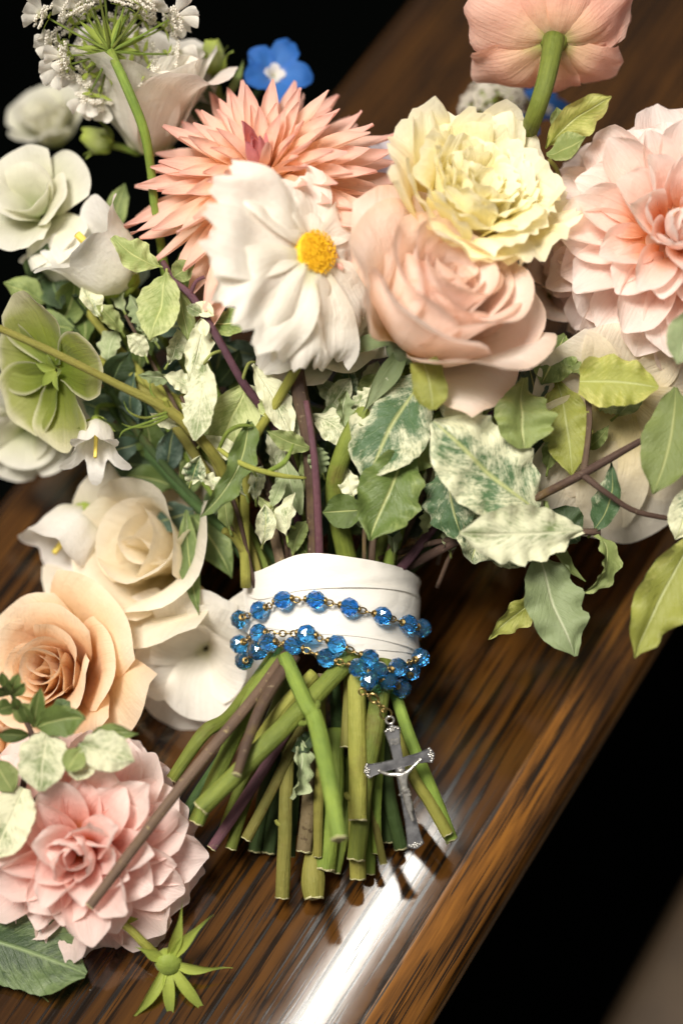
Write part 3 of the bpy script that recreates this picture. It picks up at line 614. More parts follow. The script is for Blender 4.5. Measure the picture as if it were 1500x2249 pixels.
# bellflowers
def bellflower(name, label, px, py, d, ax, R, L, seed, stem=None, **kw):
    f = flower(name, label, 'bellflower', px, py, d, ax); bell(f, R, L, M['bell'], seed, **kw)
    lathe(f, 'calyx', [(0, -10), (R * 0.3, -6), (R * 0.36, 6), (R * 0.25, 14)], M['sepal']); sepals(f, 5, L * 0.36, R * 0.18, [30, 55, 60, 40], M['sepal'], seed, r0=R * 0.3)
    me, _, _ = tube_mesh('pistil', [Vector((0, 0, 0)), Vector((0, 0, L * 0.8 * S))], [R * 0.12 * S, R * 0.09 * S], M['pist'], seg=7); obj('pistil', me, f)
    if stem: tube(f, 'stem', *stem)
    return f
M['pist'] = plain('yellow_pistil', '#d8c45a', 0.6)
bellflower('white_bellflower', 'white bellflower with pointed lobes tilted up beside the coral dahlia tips', 285, 630, -0.030, (-0.62, 0.62, 0.42), 98, 215, 4, ([(285, 630, -0.03), (350, 720, -0.05), (560, 1200, -0.05)], [10, 10, 11], M['stem']), flare=1.35, lob=0.3)
bellflower('white_bellflower', 'smaller white bellflower tucked under the left tilted bellflower', 175, 610, -0.05, (-0.5, 0.62, 0.5), 62, 130, 6, ([(175, 610, -0.05), (250, 700, -0.06), (480, 1000, -0.06)], [9, 9, 9], M['stem']), flare=1.5)
bellflower('white_bellflower', 'little white bellflower with flared lobes hanging below the green hellebore', 213, 925, -0.022, (0.05, -0.72, 0.62), 46, 138, 7, ([(213, 925, -0.022), (225, 890, -0.035), (330, 900, -0.045)], [6, 6, 7], M['stem']), flare=1.85, lob=0.4)
bellflower('white_bellflower', 'round white bellflower with green calyx left of the cream rose', 196, 1120, -0.052, (-0.52, -0.70, 0.35), 78, 168, 9, ([(196, 1120, -0.052), (215, 1080, -0.06), (330, 1000, -0.06)], [8, 8, 8], M['stem']), flare=1.28, lob=0.25)

# green hellebore
f = flower('green_hellebore', 'green hellebore with cream rimmed petals at the left edge', 'hellebore', 128, 812, -0.018, (-0.62, -0.30, 0.66), 0.5)
rn = random.Random(12)
for i, (ph, L, W_) in enumerate(((-1.05, 180, 92), (0.62, 176, 84), (2.2, 190, 96), (3.3, 176, 92), (-2.1, 184, 94))):
    petal(f, M['helle'], ph - 0.3, L=L, W=W_, th=[-6, 8, 20 - 10 * (i % 2), 34 - 26 * (i % 2)], prof=[0.3, 0.75, 1.0, 0.95, 0.62], cup=(0.75, 0.6), tr=0.2, r0=10, seed=300 + i, nu=12, nv=12, ns=0.07, curl=0.1)
for i in range(5):
    petal(f, M['sepal'], i * 1.25 + 0.3, name='inner_petal', L=48, W=13, th=[40, 30, 10], prof=LANCE, cup=(0.8, 0.5), r0=4, z0=4, seed=330 + i, nu=5, nv=7)
tube(f, 'stem', [(128, 815, -0.022), (230, 800, -0.03), (340, 850, -0.03), (460, 960, -0.03), (570, 1270, -0.03)], [12, 12, 13, 13, 13], M['stem_lime'])

# cream flowers under the hellebore (soft)
f = flower('cream_green_blossom', 'blurred cream green blossom under the hellebore at the left edge', 'blossom', 70, 930, -0.065, (-0.1, -0.45, 0.85))
rose(f, 120, 150, 9, M['greenwhite'], 91, th_in=(50, 60, 60, 50, 40), th_out=(10, 16, 16, 6, 0), w=(0.55, 0.75), cup=(0.9, 0.5), ruf=0.03)

# big cream rose left of the ribbon
f = flower('cream_rose', 'large soft cream rose lying left of the white ribbon', 'rose', 395, 1225, -0.066, (-0.40, 0.20, 0.88))
rose(f, 265, 290, 11, M['ivory'], 101, th_out=(5, 40, 58, 45, -10), ruf=0.03, curl=0.22, w=(0.34, 0.88))
f = flower('white_open_blossom', 'blurred white blossom with loose petals left of the cut stems', 'blossom', 455, 1420, -0.050, (-0.05, -0.35, 0.9))
rose(f, 170, 215, 10, M['white'], 103, th_in=(50, 56, 50, 40, 30), th_out=(10, 22, 20, 0, -16), w=(0.5, 0.62), cup=(0.8, 0.4), ruf=0.03)
# apricot rose and pale neighbour, lower left
f = flower('apricot_rose', 'open apricot rose with curled petal rims at the left edge', 'rose', 160, 1480, -0.045, (-0.30, 0.16, 0.93))
rose(f, 195, 245, 22, M['apricot'], 111, th_out=(2, 30, 46, 26, -28), ruf=0.025, curl=0.45, tr=0.2, w=(0.3, 0.86))
f = flower('amber_rose', 'amber rose half cut off at the left edge below the apricot rose', 'rose', 0, 1640, -0.035, (-0.30, 0.2, 0.9))
rose(f, 110, 140, 12, M['apricot'], 113, th_out=(5, 36, 46, 20, -20))
# pink dahlia, lower left
f = flower('pink_dahlia', 'full pink dahlia with broad pointed petals at the lower left', 'dahlia', 186, 1858, 0.004, (-0.05, -0.05, 0.98))
dahlia(f, 268, 82, M['pink'], M['pink'], 121, 116, (0.48, 0.86), (0.16, 0.29), (1.2, 0.8), (0, -18), SHELL, inner=0.08, rc=0.26, ruf=0.02, curl=0.04, tr=0.18, twist=0.6, p=0.62, nu=12, nv=14, tipc=-16, loose=9, jitl=0.14)
# cream rose at the right under the twig
f = flower('ivory_rose', 'ivory rose with broad drooping petals behind the forked twig on the right', 'rose', 1345, 885, -0.010, (0.22, -0.36, 0.90))
for i, (ph, L, W_) in enumerate(((-1.9, 300, 150), (-1.25, 330, 150), (-2.5, 250, 120), (-0.6, 280, 130), (0.2, 220, 120), (1.4, 180, 120), (2.6, 190, 120))):
    mloc = cdir_local(f, math.cos(ph), math.sin(ph), 0); az = math.atan2(mloc.y, mloc.x)
    petal(f, M['ivory'], az, L=L, W=W_, th=[20, 14, 4, -8, -4], prof=[0.4, 0.8, 1.0, 1.0, 0.85], cup=(0.6, 0.35), tr=0.2, ruf=0.025, rf=1.5, r0=10, z0=-i * 3, curl=0.1, seed=1300 + i, nu=14, nv=13, ns=0.06)
# soft lilac-white blossom between coral dahlia and yellow lisianthus
f = flower('lilac_blossom', 'blurred pale lilac blossom between the coral dahlia and yellow lisianthus', 'blossom', 850, 400, -0.06, (0.1, 0.5, 0.8))
rose(f, 80, 120, 8, M['lilac'], 131, th_in=(60, 70, 70, 60, 50), th_out=(30, 50, 50, 30, 10), w=(0.4, 0.5), cup=(0.6, 0.3))
f = flower('dusty_pink_rose', 'shaded dusty peach rose between the yellow lisianthus and blush dahlia', 'rose', 1230, 640, -0.05, (0.1, 0.4, 0.9))
rose(f, 130, 150, 14, M['peach'], 133, th_out=(8, 40, 50, 30, -10))
# green star-shaped bud with sepals at the bottom
f = flower('green_seed_bud', 'green star shaped bud with long curling sepals on an arching stem at the bottom', 'bud', 370, 2112, 0.012, (0.12, -0.28, 0.95))
lathe(f, 'bud_body', [(0, -30), (16, -28), (27, -14), (30, 2), (24, 16), (10, 21), (0, 22)], M['sepal'], 14)
for i, (dx, dy, L, t) in enumerate(((0.25, 1.0, 130, 12), (0.5, 0.9, 128, 24), (1.0, -0.15, 105, 6), (0.62, -0.8, 150, 0), (0.0, -1, 140, 0), (-0.5, -0.9, 150, 0), (-0.8, 0.7, 60, 20))):
    ml = cdir_local(f, dx, dy, 0); az = math.atan2(ml.y, ml.x)
    petal(f, M['sepal'], az, name='sepal', L=L * 1.15, W=15, th=[40 if dy < 0.5 else 10, 15, -5 + t, -10 + t, 20], prof=[0.7, 1.0, 0.85, 0.4, 0.16, 0.02], cup=(0.9, 0.6), r0=22, z0=8, seed=1500 + i, nu=6, nv=12, twist=0.4 * (-1) ** i, bow=0.1 * (-1) ** i)
tube(f, 'stem', [(160, 2004, 0.0), (215, 2006, 0.010), (275, 2032, 0.016), (320, 2075, 0.016), (356, 2110, 0.008)], [8, 9, 9, 10, 12], M['stem_lime'])
leaf(f, (258, 2022, 0.012), (305, 2018, 0.016), 9, M['sepal'], prof=LANCE, name='bract')
# ------------------------------------------------------------------ twigs and leaves
def sprig(name, label, cat, px, py, d, group=None): return thing(name, label, cat, FP(px, py, d), group=group)
B = 'stem_brown'
# forked twig with variegated leaves on the right
s = sprig('variegated_sprig', 'forked brown twig with marbled leaves fanning out right of the ribbon', 'sprig', 880, 1250, -0.02)
tube(s, 'twig', [(860, 1262, -0.025), (1000, 1190, -0.005), (1180, 1092, 0.012), (1280, 1040, 0.018), (1400, 972, 0.016), (1520, 912, 0.012)], [12, 10, 9, 10, 7.5, 6.5], M[B], wob=0.12)
tube(s, 'side_twig', [(1280, 1042, 0.018), (1291, 960, 0.014), (1292, 890, 0.008), (1272, 800, 0.0), (1270, 730, -0.01)], [8, 6.5, 6.5, 6, 6], M[B], wob=0.12)
tube(s, 'side_twig', [(1278, 1042, 0.018), (1330, 1082, 0.02), (1400, 1125, 0.018), (1520, 1145, 0.014)], [8, 6.5, 6, 5.5], M[B], wob=0.12)
tube(s, 'side_twig', [(830, 1228, -0.03), (960, 1190, -0.008), (1120, 1172, 0.0), (1318, 1168, 0.008)], [7, 6.5, 6, 8], M[B], wob=0.12)
leaf(s, (1178, 1122, 0.012), (950, 925, 0.024), 96, M['leaf_var'], side=0.05, sag=0.06, roll=-0.25, fold=0.22, wave=0.14, wf=5, prof=[0.3, 0.75, 1, 1, 0.95, 0.75, 0.1], seed=1)
leaf(s, (1278, 1163, 0.020), (1008, 1170, 0.028), 66, M['leaf_pale'], side=0.04, sag=0.05, roll=0.12, fold=0.2, wave=0.22, wf=6, seed=2)
leaf(s, (1085, 1120, 0.0), (1038, 1238, 0.004), 70, M['leaf_var'], side=-0.12, sag=0.08, roll=0.4, fold=0.3, wave=0.22, seed=3)
leaf(s, (985, 1010, 0.004), (1020, 1190, 0.008), 60, M['leaf_var'], side=-0.12, sag=0.05, roll=-0.4, wave=0.19, wf=5, seed=31)
leaf(s, (1180, 1205, 0.004), (1262, 1442, 0.012), 66, M['leaf_sage'], side=-0.05, sag=0.05, roll=0.2, fold=0.12, wave=0.27, wf=4, seed=4)
leaf(s, (1205, 1300, 0.0), (1072, 1405, 0.004), 36, M['leaf_yellow'], side=-0.08, sag=0.10, roll=0.5, fold=0.3, wave=0.19, prof=LANCE, seed=5)
leaf(s, (1195, 1100, 0.01), (1285, 1278, 0.006), 34, M['leaf_olive'], side=-0.30, sag=0.12, roll=0.9, fold=0.5, prof=LANCE, seed=6)
leaf(s, (1310, 1172, 0.008), (1280, 1302, 0.010), 34, M['leaf_olive'], side=0.55, sag=0.1, roll=0.8, fold=0.4, wave=0.16, prof=LANCE, seed=7)
leaf(s, (1300, 1170, 0.006), (1342, 1015, 0.014), 36, M['leaf_var'], side=-0.22, sag=0.1, roll=0.6, fold=0.4, wave=0.16, prof=LANCE, seed=8, petiole=14)
leaf(s, (1272, 838, 0.014), (1445, 852, 0.020), 58, M['leaf_yellow'], side=0.06, sag=0.06, roll=0.1, fold=0.18, wave=0.22, wf=3.5, prof=[0.5, 0.9, 1.0, 0.95, 0.85, 0.6, 0.08], seed=9)
leaf(s, (1222, 835, 0.0), (1255, 1045, 0.008), 56, M['leaf_yellow'], side=0.06, sag=0.06, roll=-0.25, wave=0.22, wf=5, seed=10)
leaf(s, (1150, 830, 0.014), (1150, 985, 0.022), 66, M['leaf_olive'], side=-0.06, sag=0.1, roll=0.2, wave=0.19, prof=[0.1, 0.35, 0.75, 1, 1, 0.8, 0.2], seed=11)
leaf(s, (1240, 735, 0.0), (1188, 845, 0.002), 50, M['leaf_green'], sag=0.06, wave=0.16, seed=12)
leaf(s, (1160, 800, -0.004), (1180, 885, 0.0), 36, M['leaf_teal'], sag=0.06, seed=13)
leaf(s, (1482, 850, 0.020), (1432, 1085, 0.028), 62, M['leaf_olive'], side=0.10, sag=0.05, roll=-0.2, wave=0.16, wf=3, seed=14)
leaf(s, (1530, 1170, 0.024), (1392, 1445, 0.030), 58, M['leaf_yellow'], side=-0.05, sag=0.06, roll=0.1, wave=0.35, wf=3.5, seed=15)
leaf(s, (1530, 1060, 0.02), (1482, 1185, 0.02), 40, M['leaf_var'], sag=0.05, wave=0.16, seed=16)
leaf(s, (1520, 680, 0.04), (1488, 800, 0.045), 44, M['leaf_sage'], sag=0.06, seed=17)
leaf(s, (1060, 900, 0.0), (960, 880, 0.0), 50, M['leaf_var'], sag=0.06, wave=0.19, seed=18)
leaf(s, (1270, 1190, -0.002), (1205, 1120, -0.002), 50, M['leaf_dark'], sag=0.05, seed=19)
leaf(s, (1190, 1010, -0.004), (1120, 960, -0.004), 60, M['leaf_dark'], sag=0.05, seed=20)

# marbled leaves hanging beneath the peach rose
s = sprig('variegated_sprig', 'marbled white and green leaves hanging beneath the peach rose', 'sprig', 900, 820, -0.01)
tube(s, 'twig', [(905, 800, -0.02), (960, 900, -0.012), (930, 1080, -0.02), (850, 1250, -0.03)], [7, 7, 7, 8], M[B])
leaf(s, (935, 820, 0.004), (800, 1062, 0.014), 88, M['leaf_var'], side=-0.06, sag=0.06, roll=-0.2, fold=0.18, wave=0.14, wf=5, seed=21)
leaf(s, (900, 985, 0.008), (812, 1188, 0.020), 74, M['leaf_green'], side=-0.04, sag=0.08, roll=0.1, fold=0.3, wave=0.22, wf=4, seed=22)
leaf(s, (965, 905, 0.0), (870, 1080, 0.004), 50, M['leaf_olive'], side=-0.14, sag=0.06, roll=0.5, wave=0.16, seed=23)
leaf(s, (800, 1120, 0.002), (708, 1125, 0.004), 40, M['leaf_green'], sag=0.08, seed=24)
leaf(s, (850, 1060, -0.002), (862, 1180, 0.0), 48, M['leaf_dark'], sag=0.06, seed=25)
leaf(s, (930, 795, 0.03), (950, 900, 0.034), 40, M['leaf_yellow'], side=0.05, sag=0.1, fold=0.4, prof=[0.8, 0.9, 0.95, 1, 1, 0.8, 0.2], seed=26)
leaf(s, (1000, 860, 0.01), (1035, 945, 0.012), 46, M['leaf_var'], sag=0.06, wave=0.19, seed=27)

# leaf pair behind the ranunculus stem
s = sprig('variegated_sprig', 'yellow green leaf pair standing beside the ranunculus stem', 'sprig', 1220, 330, 0.0)
tube(s, 'twig', [(1205, 350, -0.01), (1230, 420, -0.02), (1200, 700, -0.05)], [5, 5, 6], M['stem_olive'])
leaf(s, (1198, 325, 0.0), (1342, 212, 0.012), 42, M['leaf_yellow'], side=0.10, sag=0.12, roll=-0.5, fold=0.3, wave=0.19, wf=3, seed=41)
leaf(s, (1200, 340, 0.0), (1285, 300, 0.012), 36, M['leaf_olive'], side=-0.12, sag=0.06, roll=0.5, seed=42)
leaf(s, (1225, 290, 0.0), (1222, 235, 0.006), 18, M['leaf_olive'], sag=0.1, seed=43)

# brown twig with pale leaves on the left
s = sprig('variegated_sprig', 'purple brown twig with pale speckled leaves left of the white cosmos', 'sprig', 620, 1000, -0.01)
tube(s, 'twig', [(358, 575, 0.0), (385, 618, 0.004), (425, 655, 0.006), (480, 745, 0.008), (530, 835, 0.004), (585, 910, -0.004), (630, 1010, -0.012), (670, 1240, -0.03)], [6.5, 7, 8.5, 8.5, 9, 9.5, 9.5, 11], M['stem_purple'], wob=0.14)
tube(s, 'side_twig', [(418, 650, 0.006), (430, 620, 0.008), (450, 608, 0.008)], [5, 4.5, 4], M['stem_purple'], wob=0.14)
leaf(s, (366, 598, 0.006), (330, 748, 0.012), 50, M['leaf_olive'], side=0.06, sag=0.06, roll=-0.2, fold=0.25, wave=0.09, wf=5, seed=51, petiole=8)
leaf(s, (382, 612, 0.002), (415, 755, 0.004), 26, M['leaf_olive'], side=0.04, sag=0.05, roll=0.6, seed=52)
leaf(s, (350, 585, 0.002), (248, 520, 0.008), 40, M['leaf_olive'], side=0.16, sag=0.1, roll=-0.3, wave=0.16, prof=[0.1, 0.45, 0.9, 1, 0.7, 0.4, 0.2], seed=53, petiole=10)
leaf(s, (380, 610, 0.004), (425, 580, 0.01), 26, M['leaf_olive'], sag=0.1, seed=54)
leaf(s, (430, 665, 0.008), (470, 695, 0.012), 18, M['leaf_pale'], seed=55)
leaf(s, (445, 700, 0.010), (452, 740, 0.012), 13, M['leaf_pale'], seed=551); leaf(s, (445, 690, 0.010), (410, 672, 0.012), 14, M['leaf_pale'], seed=552)
leaf(s, (462, 712, 0.0), (552, 705, 0.006), 34, M['leaf_green'], side=-0.05, sag=0.05, roll=0.3, wave=0.14, seed=56)
leaf(s, (450, 690, 0.0), (415, 835, 0.006), 30, M['leaf_pale'], side=0.06, sag=0.08, roll=0.3, wave=0.30, wf=5, seed=57)
leaf(s, (448, 800, 0.008), (428, 968, 0.014), 36, M['leaf_pale'], side=0.06, sag=0.06, roll=-0.2, wave=0.22, wf=6, prof=[0.3, 0.75, 0.95, 1, 0.95, 0.75, 0.1], seed=58)
tube(s, 'side_twig', [(490, 770, 0.006), (465, 778, 0.012), (448, 800, 0.010)], [4, 3.5, 3], M['petiole'])
leaf(s, (540, 840, -0.006), (470, 985, -0.004), 60, M['leaf_olive'], side=0.1, sag=0.05, roll=0.3, seed=59)
leaf(s, (555, 800, 0.002), (640, 965, 0.002), 36, M['leaf_pale'], side=0.06, sag=0.08, roll=0.4, wave=0.16, wf=5, seed=60)
tube(s, 'side_twig', [(532, 838, 0.004), (545, 800, 0.008), (560, 795, 0.004)], [4, 3.5, 3], M['petiole'])
leaf(s, (680, 985, 0.004), (585, 945, 0.008), 24, M['leaf_olive'], side=0.08, sag=0.1, wave=0.22, prof=LANCE, seed=61)
leaf(s, (662, 1130, -0.008), (622, 990, -0.004), 28, M['leaf_sage'], side=0.05, sag=0.1, roll=0.3, prof=LANCE, seed=62)
leaf(s, (690, 1122, -0.006), (660, 985, -0.004), 24, M['leaf_olive'], side=-0.1, sag=0.1, roll=0.7, wave=0.19, prof=LANCE, seed=63)
leaf(s, (688, 915, -0.004), (770, 985, 0.002), 40, M['leaf_pale'], side=0.25, sag=0.12, roll=0.2, wave=0.22, seed=64)
leaf(s, (720, 905, -0.01), (770, 830, -0.006), 28, M['leaf_pale'], sag=0.1, fold=0.4, seed=65)
leaf(s, (830, 820, -0.012), (790, 880, -0.008), 26, M['leaf_olive'], sag=0.1, fold=0.4, seed=66)
leaf(s, (700, 1240, -0.014), (640, 1160, -0.008), 18, M['leaf_green'], side=0.12, sag=0.1, prof=LANCE, seed=67)

# dark wavy leaf hanging in the middle left
s = sprig('wavy_leaf', 'long dark wavy leaf hanging from a thin petiole in the middle left', 'leaf', 560, 930, 0.006)
leaf(s, (548, 925, 0.010), (440, 1135, 0.018), 34, M['leaf_green'], side=0.20, sag=0.06, roll=0.3, fold=0.4, wave=0.41, wf=3.5, prof=[0.2, 0.8, 1, 0.8, 0.75, 0.6, 0.04], seed=71, nv=20)
s = sprig('long_leaf', 'slender dark green leaf hanging over the cream rose', 'leaf', 470, 1130, -0.03)
leaf(s, (410, 1120, -0.028), (438, 1352, -0.022), 26, M['leaf_green'], side=-0.06, sag=0.05, fold=0.3, prof=LANCE, seed=72)
leaf(s, (420, 1130, -0.035), (510, 1270, -0.03), 40, M['leaf_green'], side=0.1, sag=0.05, prof=LANCE, seed=73)

# green nodding stem crossing the hellebore, with a node and thread-like leaves
s = sprig('tendril_stem', 'yellow green stem with thread like leaves crossing in front of the hellebore', 'stem', 375, 900, 0.01)
tube(s, 'stem', [(-30, 708, 0.02), (120, 775, 0.02), (260, 845, 0.016), (372, 902, 0.012), (450, 975, 0.006), (500, 1060, -0.004), (548, 1270, -0.018)], [8, 8.5, 9, 12, 12, 12, 12], M['stem_lime'])
for k, pts in enumerate((((368, 905), (320, 918), (285, 905), (272, 880)), ((368, 912), (320, 930), (275, 945), (262, 962)), ((362, 900), (345, 880), (332, 860), (330, 835)), ((370, 915), (330, 935), (290, 938), (268, 930)))):
    tube(s, 'thread_leaf', [(x, y, 0.014) for x, y in pts], [3.2, 3, 2.4, 0.8], M['stem'], seg=6)
tube(s, 'bud_stub', [(372, 900, 0.012), (362, 875, 0.016)], [7, 6], M['stem_lime'])
s = sprig('tendril_stem', 'thin green tendril arching sideways above the ribbon', 'tendril', 480, 990, 0.01)
tube(s, 'stem', [(480, 985, 0.010), (515, 1010, 0.014), (560, 1030, 0.016), (620, 1045, 0.014), (672, 1050, 0.010)], [5, 6, 6, 5.5, 3], M['stem_lime'])
tube(s, 'thread_leaf', [(590, 1035, 0.014), (625, 1015, 0.018), (645, 975, 0.018)], [5, 6, 2], M['stem'], seg=6)
tube(s, 'thread_leaf', [(482, 985, 0.010), (500, 950, 0.014), (530, 935, 0.014), (556, 936, 0.014)], [4, 5, 5, 2], M['stem'], seg=6)

# bundle of bare stems rising out of the ribbon
def bare(label, pts, rad, mat, name='stem', **kw):
    s = thing(name, label, 'stem', FP(*pts[0])); tube(s, 'stem_shaft', pts, rad, M[mat], **kw); return s
bare('thick dark brown woody stem in the centre above the ribbon', [(692, 1250, -0.012), (688, 1100, -0.006), (678, 960, 0.0), (652, 830, 0.0), (640, 720, -0.02)], [17, 17, 18, 20, 18], 'stem_brown', name='woody_stem', ridges=0.06)
bare('thin reddish twig running along the thick woody stem', [(703, 1250, -0.004), (698, 1120, 0.004), (690, 1000, 0.008), (672, 880, 0.008)], [10, 9, 8, 6], 'stem_purple', name='woody_stem')
bare('straight brown twig rising left of the woody stem', [(655, 1250, -0.012), (622, 1150, -0.010), (585, 1060, -0.014), (540, 960, -0.03)], [13, 13, 12, 10], 'stem_brown', name='woody_stem')
bare('pale brown twig leaning left above the ribbon', [(622, 1260, -0.012), (600, 1160, -0.012), (560, 1060, -0.02), (500, 930, -0.04)], [13, 13, 12, 10], 'stem_tan', name='woody_stem')
bare('short brown twig between marbled leaves and ribbon', [(815, 1250, -0.012), (818, 1190, -0.010), (830, 1080, -0.02)], [9, 9, 8], 'stem_brown', name='woody_stem')
bare('dusky twig leaning right out of the ribbon', [(872, 1258, -0.014), (920, 1200, -0.012), (985, 1110, -0.02), (1020, 1040, -0.03)], [11, 11, 10, 9], 'stem_purple', name='woody_stem')
bare('straight lime stem at the left end of the ribbon', [(548, 1285, -0.020), (530, 1180, -0.014), (505, 1090, -0.010), (470, 1010, -0.014), (400, 870, -0.03)], [12, 11, 11, 10, 10], 'stem_lime')
bare('second lime stem leaning left out of the ribbon', [(572, 1280, -0.018), (545, 1190, -0.02), (480, 1080, -0.02), (350, 890, -0.03), (215, 790, -0.035)], [12, 11, 11, 13, 13], 'stem_lime')
bare('short cut side shoot left of the ribbon stems', [(540, 1215, -0.012), (515, 1180, -0.008), (492, 1165, -0.004)], [10, 9, 8], 'stem_lime')
bare('green stem leaning far right under the marbled leaf', [(890, 1262, -0.022), (940, 1190, -0.026), (1000, 1080, -0.035), (1050, 960, -0.045)], [14, 14, 13, 12], 'stem_dark')
bare('dark stem behind the rose stem', [(800, 1255, -0.026), (810, 1150, -0.03), (840, 1000, -0.04), (900, 860, -0.05)], [14, 14, 13, 12], 'stem_dark')
bare('green stem right behind the upper ribbon edge', [(850, 1258, -0.020), (880, 1160, -0.026), (960, 1000, -0.04)], [15, 14, 13], 'stem')
bare('pale green stem angling up to the left leaves', [(590, 1265, -0.022), (520, 1110, -0.03), (420, 950, -0.04), (250, 800, -0.05)], [11, 11, 10, 10], 'stem')
bare('lime stem showing between left leaves', [(430, 960, -0.02), (300, 810, -0.03), (205, 700, -0.035), (150, 620, -0.05)], [10, 10, 9, 9], 'stem_lime')

# leafy filling stems deep inside the bouquet
rn = random.Random(77)
fill = [(230, 640), (150, 700), (330, 800), (420, 690), (300, 960), (480, 860), (600, 900), (560, 760), (720, 880), (820, 880), (780, 1000), (900, 930), (980, 1030), (1080, 830), (1180, 930), (1330, 760), (1400, 700), (660, 1060), (250, 560), (90, 640)]
where = ['under the tilted bellflowers', 'above the green hellebore', 'right of the hellebore', 'under the left coral dahlia petals', 'above the round white bellflower', 'behind the pale hanging leaves',
         'behind the thin tendril', 'beneath the cosmos on the left', 'beneath the white rose', 'left of the peach rose stem', 'behind the marbled green leaf', 'behind the large marbled leaf', 'under the big marbled leaf on the right',
         'beneath the peach rose on the right', 'behind the yellowing leaves', 'beneath the blush dahlia', 'at the right beneath the blush dahlia', 'just above the ribbon', 'behind the tilted bellflower', 'at the left edge above the hellebore']
for k, (x, y) in enumerate(fill):
    d0 = -0.045 + rn.uniform(-0.012, 0.010); bx = 728 + (x - 728) * 0.22 + rn.uniform(-20, 20)
    s = thing('leafy_stem', 'dark leafy stem filling the bouquet ' + where[k], 'stem', FP(bx, 1270, -0.035), group='leafy stems inside the bouquet')
    mx, my = (x + bx) / 2 + (x - bx) * 0.12, (y + 1270) / 2 - 10
    tube(s, 'stem_shaft', [(bx, 1280, -0.035), (mx, my, d0 + 0.004), (x, y, d0)], [10, 9, 6], M['stem_dark' if k % 3 else 'stem'])
    for q in range(9):
        t = 0.42 + 0.62 * q / 8; px_ = bx + (x - bx) * t + (mx - (bx + x) / 2) * (1 - abs(2 * t - 1)); py_ = 1280 + (y - 1280) * t
        a = math.atan2(-(y - 1280), x - bx) + (0.9 if q % 2 else -0.9) * rn.uniform(0.5, 1.3); L = rn.uniform(80, 135)
        leaf(s, (px_, py_, d0 + rn.uniform(-0.008, 0.004)), (px_ + L * math.cos(a), py_ - L * math.sin(a), d0 + rn.uniform(-0.014, 0.016)), rn.uniform(24, 42), M[rn.choice(['leaf_dark', 'leaf_green', 'leaf_dark', 'leaf_teal', 'leaf_green'])],
             side=rn.uniform(-0.15, 0.15), sag=rn.uniform(0, 0.12), roll=rn.uniform(-0.6, 0.6), wave=rn.uniform(0, 0.12), prof=rn.choice([LEAF, LANCE]), seed=k * 10 + q, nu=6, nv=10)

# small pale sprigs packed between the stems
SM = [('small pale sprig under the cosmos beside the woody stem', 700, 1180, -0.012, [(610, 900), (580, 840), (640, 870), (660, 940), (600, 1000), (640, 1060), (560, 880)]),
      ('small sage sprig under the white rose', 760, 1200, -0.012, [(720, 860), (760, 840), (800, 870), (740, 920), (780, 950), (700, 1010), (810, 830)]),
      ('small sage sprig between the rose stem and marbled leaves', 840, 1200, -0.016, [(820, 1010), (890, 1090), (940, 1140), (860, 1170), (960, 1050), (920, 1010), (1000, 980)]),
      ('small pale sprig among the left stems', 560, 1200, -0.014, [(380, 760), (340, 830), (400, 850), (430, 900), (470, 930), (500, 1010), (300, 760), (360, 920)]),
      ('small sage sprig left of the brown twig', 540, 1180, -0.024, [(240, 700), (300, 690), (270, 640), (350, 660), (200, 660), (320, 730), (250, 760)]),
      ('small frosted sprig left of the thick woody stem', 640, 1230, -0.006, [(600, 1120), (640, 1130), (570, 1060), (610, 1080), (660, 1180), (580, 1150)]),
      ('small frosted sprig crossing the green stems at middle left', 560, 1230, -0.006, [(500, 1120), (460, 1060), (520, 1060), (430, 1030), (490, 980), (540, 1010)]),
      ('small frosted sprig right of the thick rose stem', 800, 1220, 0.0, [(800, 960), (830, 900), (770, 1060), (850, 950), (790, 1120), (760, 900)]),
      ('small frosted sprig under the pale right leaf', 960, 1230, -0.010, [(1040, 1150), (1000, 1120), (980, 1180), (1080, 1200), (1120, 1230), (1020, 1080)]),
      ('small frosted sprig below the blush dahlia', 1120, 1080, -0.006, [(1290, 800), (1340, 900), (1240, 900), (1310, 960), (1220, 990), (1380, 880)]),
      ('small sage sprig under the peach rose on the right', 960, 1180, -0.022, [(1060, 880), (1110, 850), (1090, 960), (1000, 870), (1030, 940), (1140, 1010), (980, 930)])]
rn = random.Random(178)
for k, (lab, bx, by, bd, tips) in enumerate(SM):
    s = thing('small_sprig', lab, 'sprig', FP(bx, by, bd), group='small sprigs between the stems'); cx = sum(t[0] for t in tips) / len(tips); cy = sum(t[1] for t in tips) / len(tips)
    tube(s, 'twig', [(bx, by + 60, bd - 0.01), ((bx + cx) / 2, (by + cy) / 2, bd), (cx, cy, bd + 0.002)], [5, 5, 3.5], M['stem_brown'])
    for q, (tx, ty) in enumerate(tips):
        L = rn.uniform(62, 100); a = math.atan2(by - ty, tx - bx) + rn.uniform(-0.9, 0.9); d1 = bd + rn.uniform(-0.004, 0.010)
        leaf(s, (tx - L * 0.5 * math.cos(a), ty + L * 0.5 * math.sin(a), d1), (tx + L * 0.5 * math.cos(a), ty - L * 0.5 * math.sin(a), d1 + rn.uniform(-0.004, 0.008)), rn.uniform(17, 29), M[rn.choice(['leaf_sage', 'leaf_pale', 'leaf_olive', 'leaf_sage', 'leaf_var'])],
             side=rn.uniform(-0.2, 0.2), sag=rn.uniform(0.05, 0.2), roll=rn.uniform(-0.7, 0.7), fold=rn.uniform(0.2, 0.5), wave=rn.uniform(0.12, 0.28), wf=rn.uniform(3, 6), prof=rn.choice([LEAF, LANCE]), seed=600 + k * 20 + q, petiole=16)

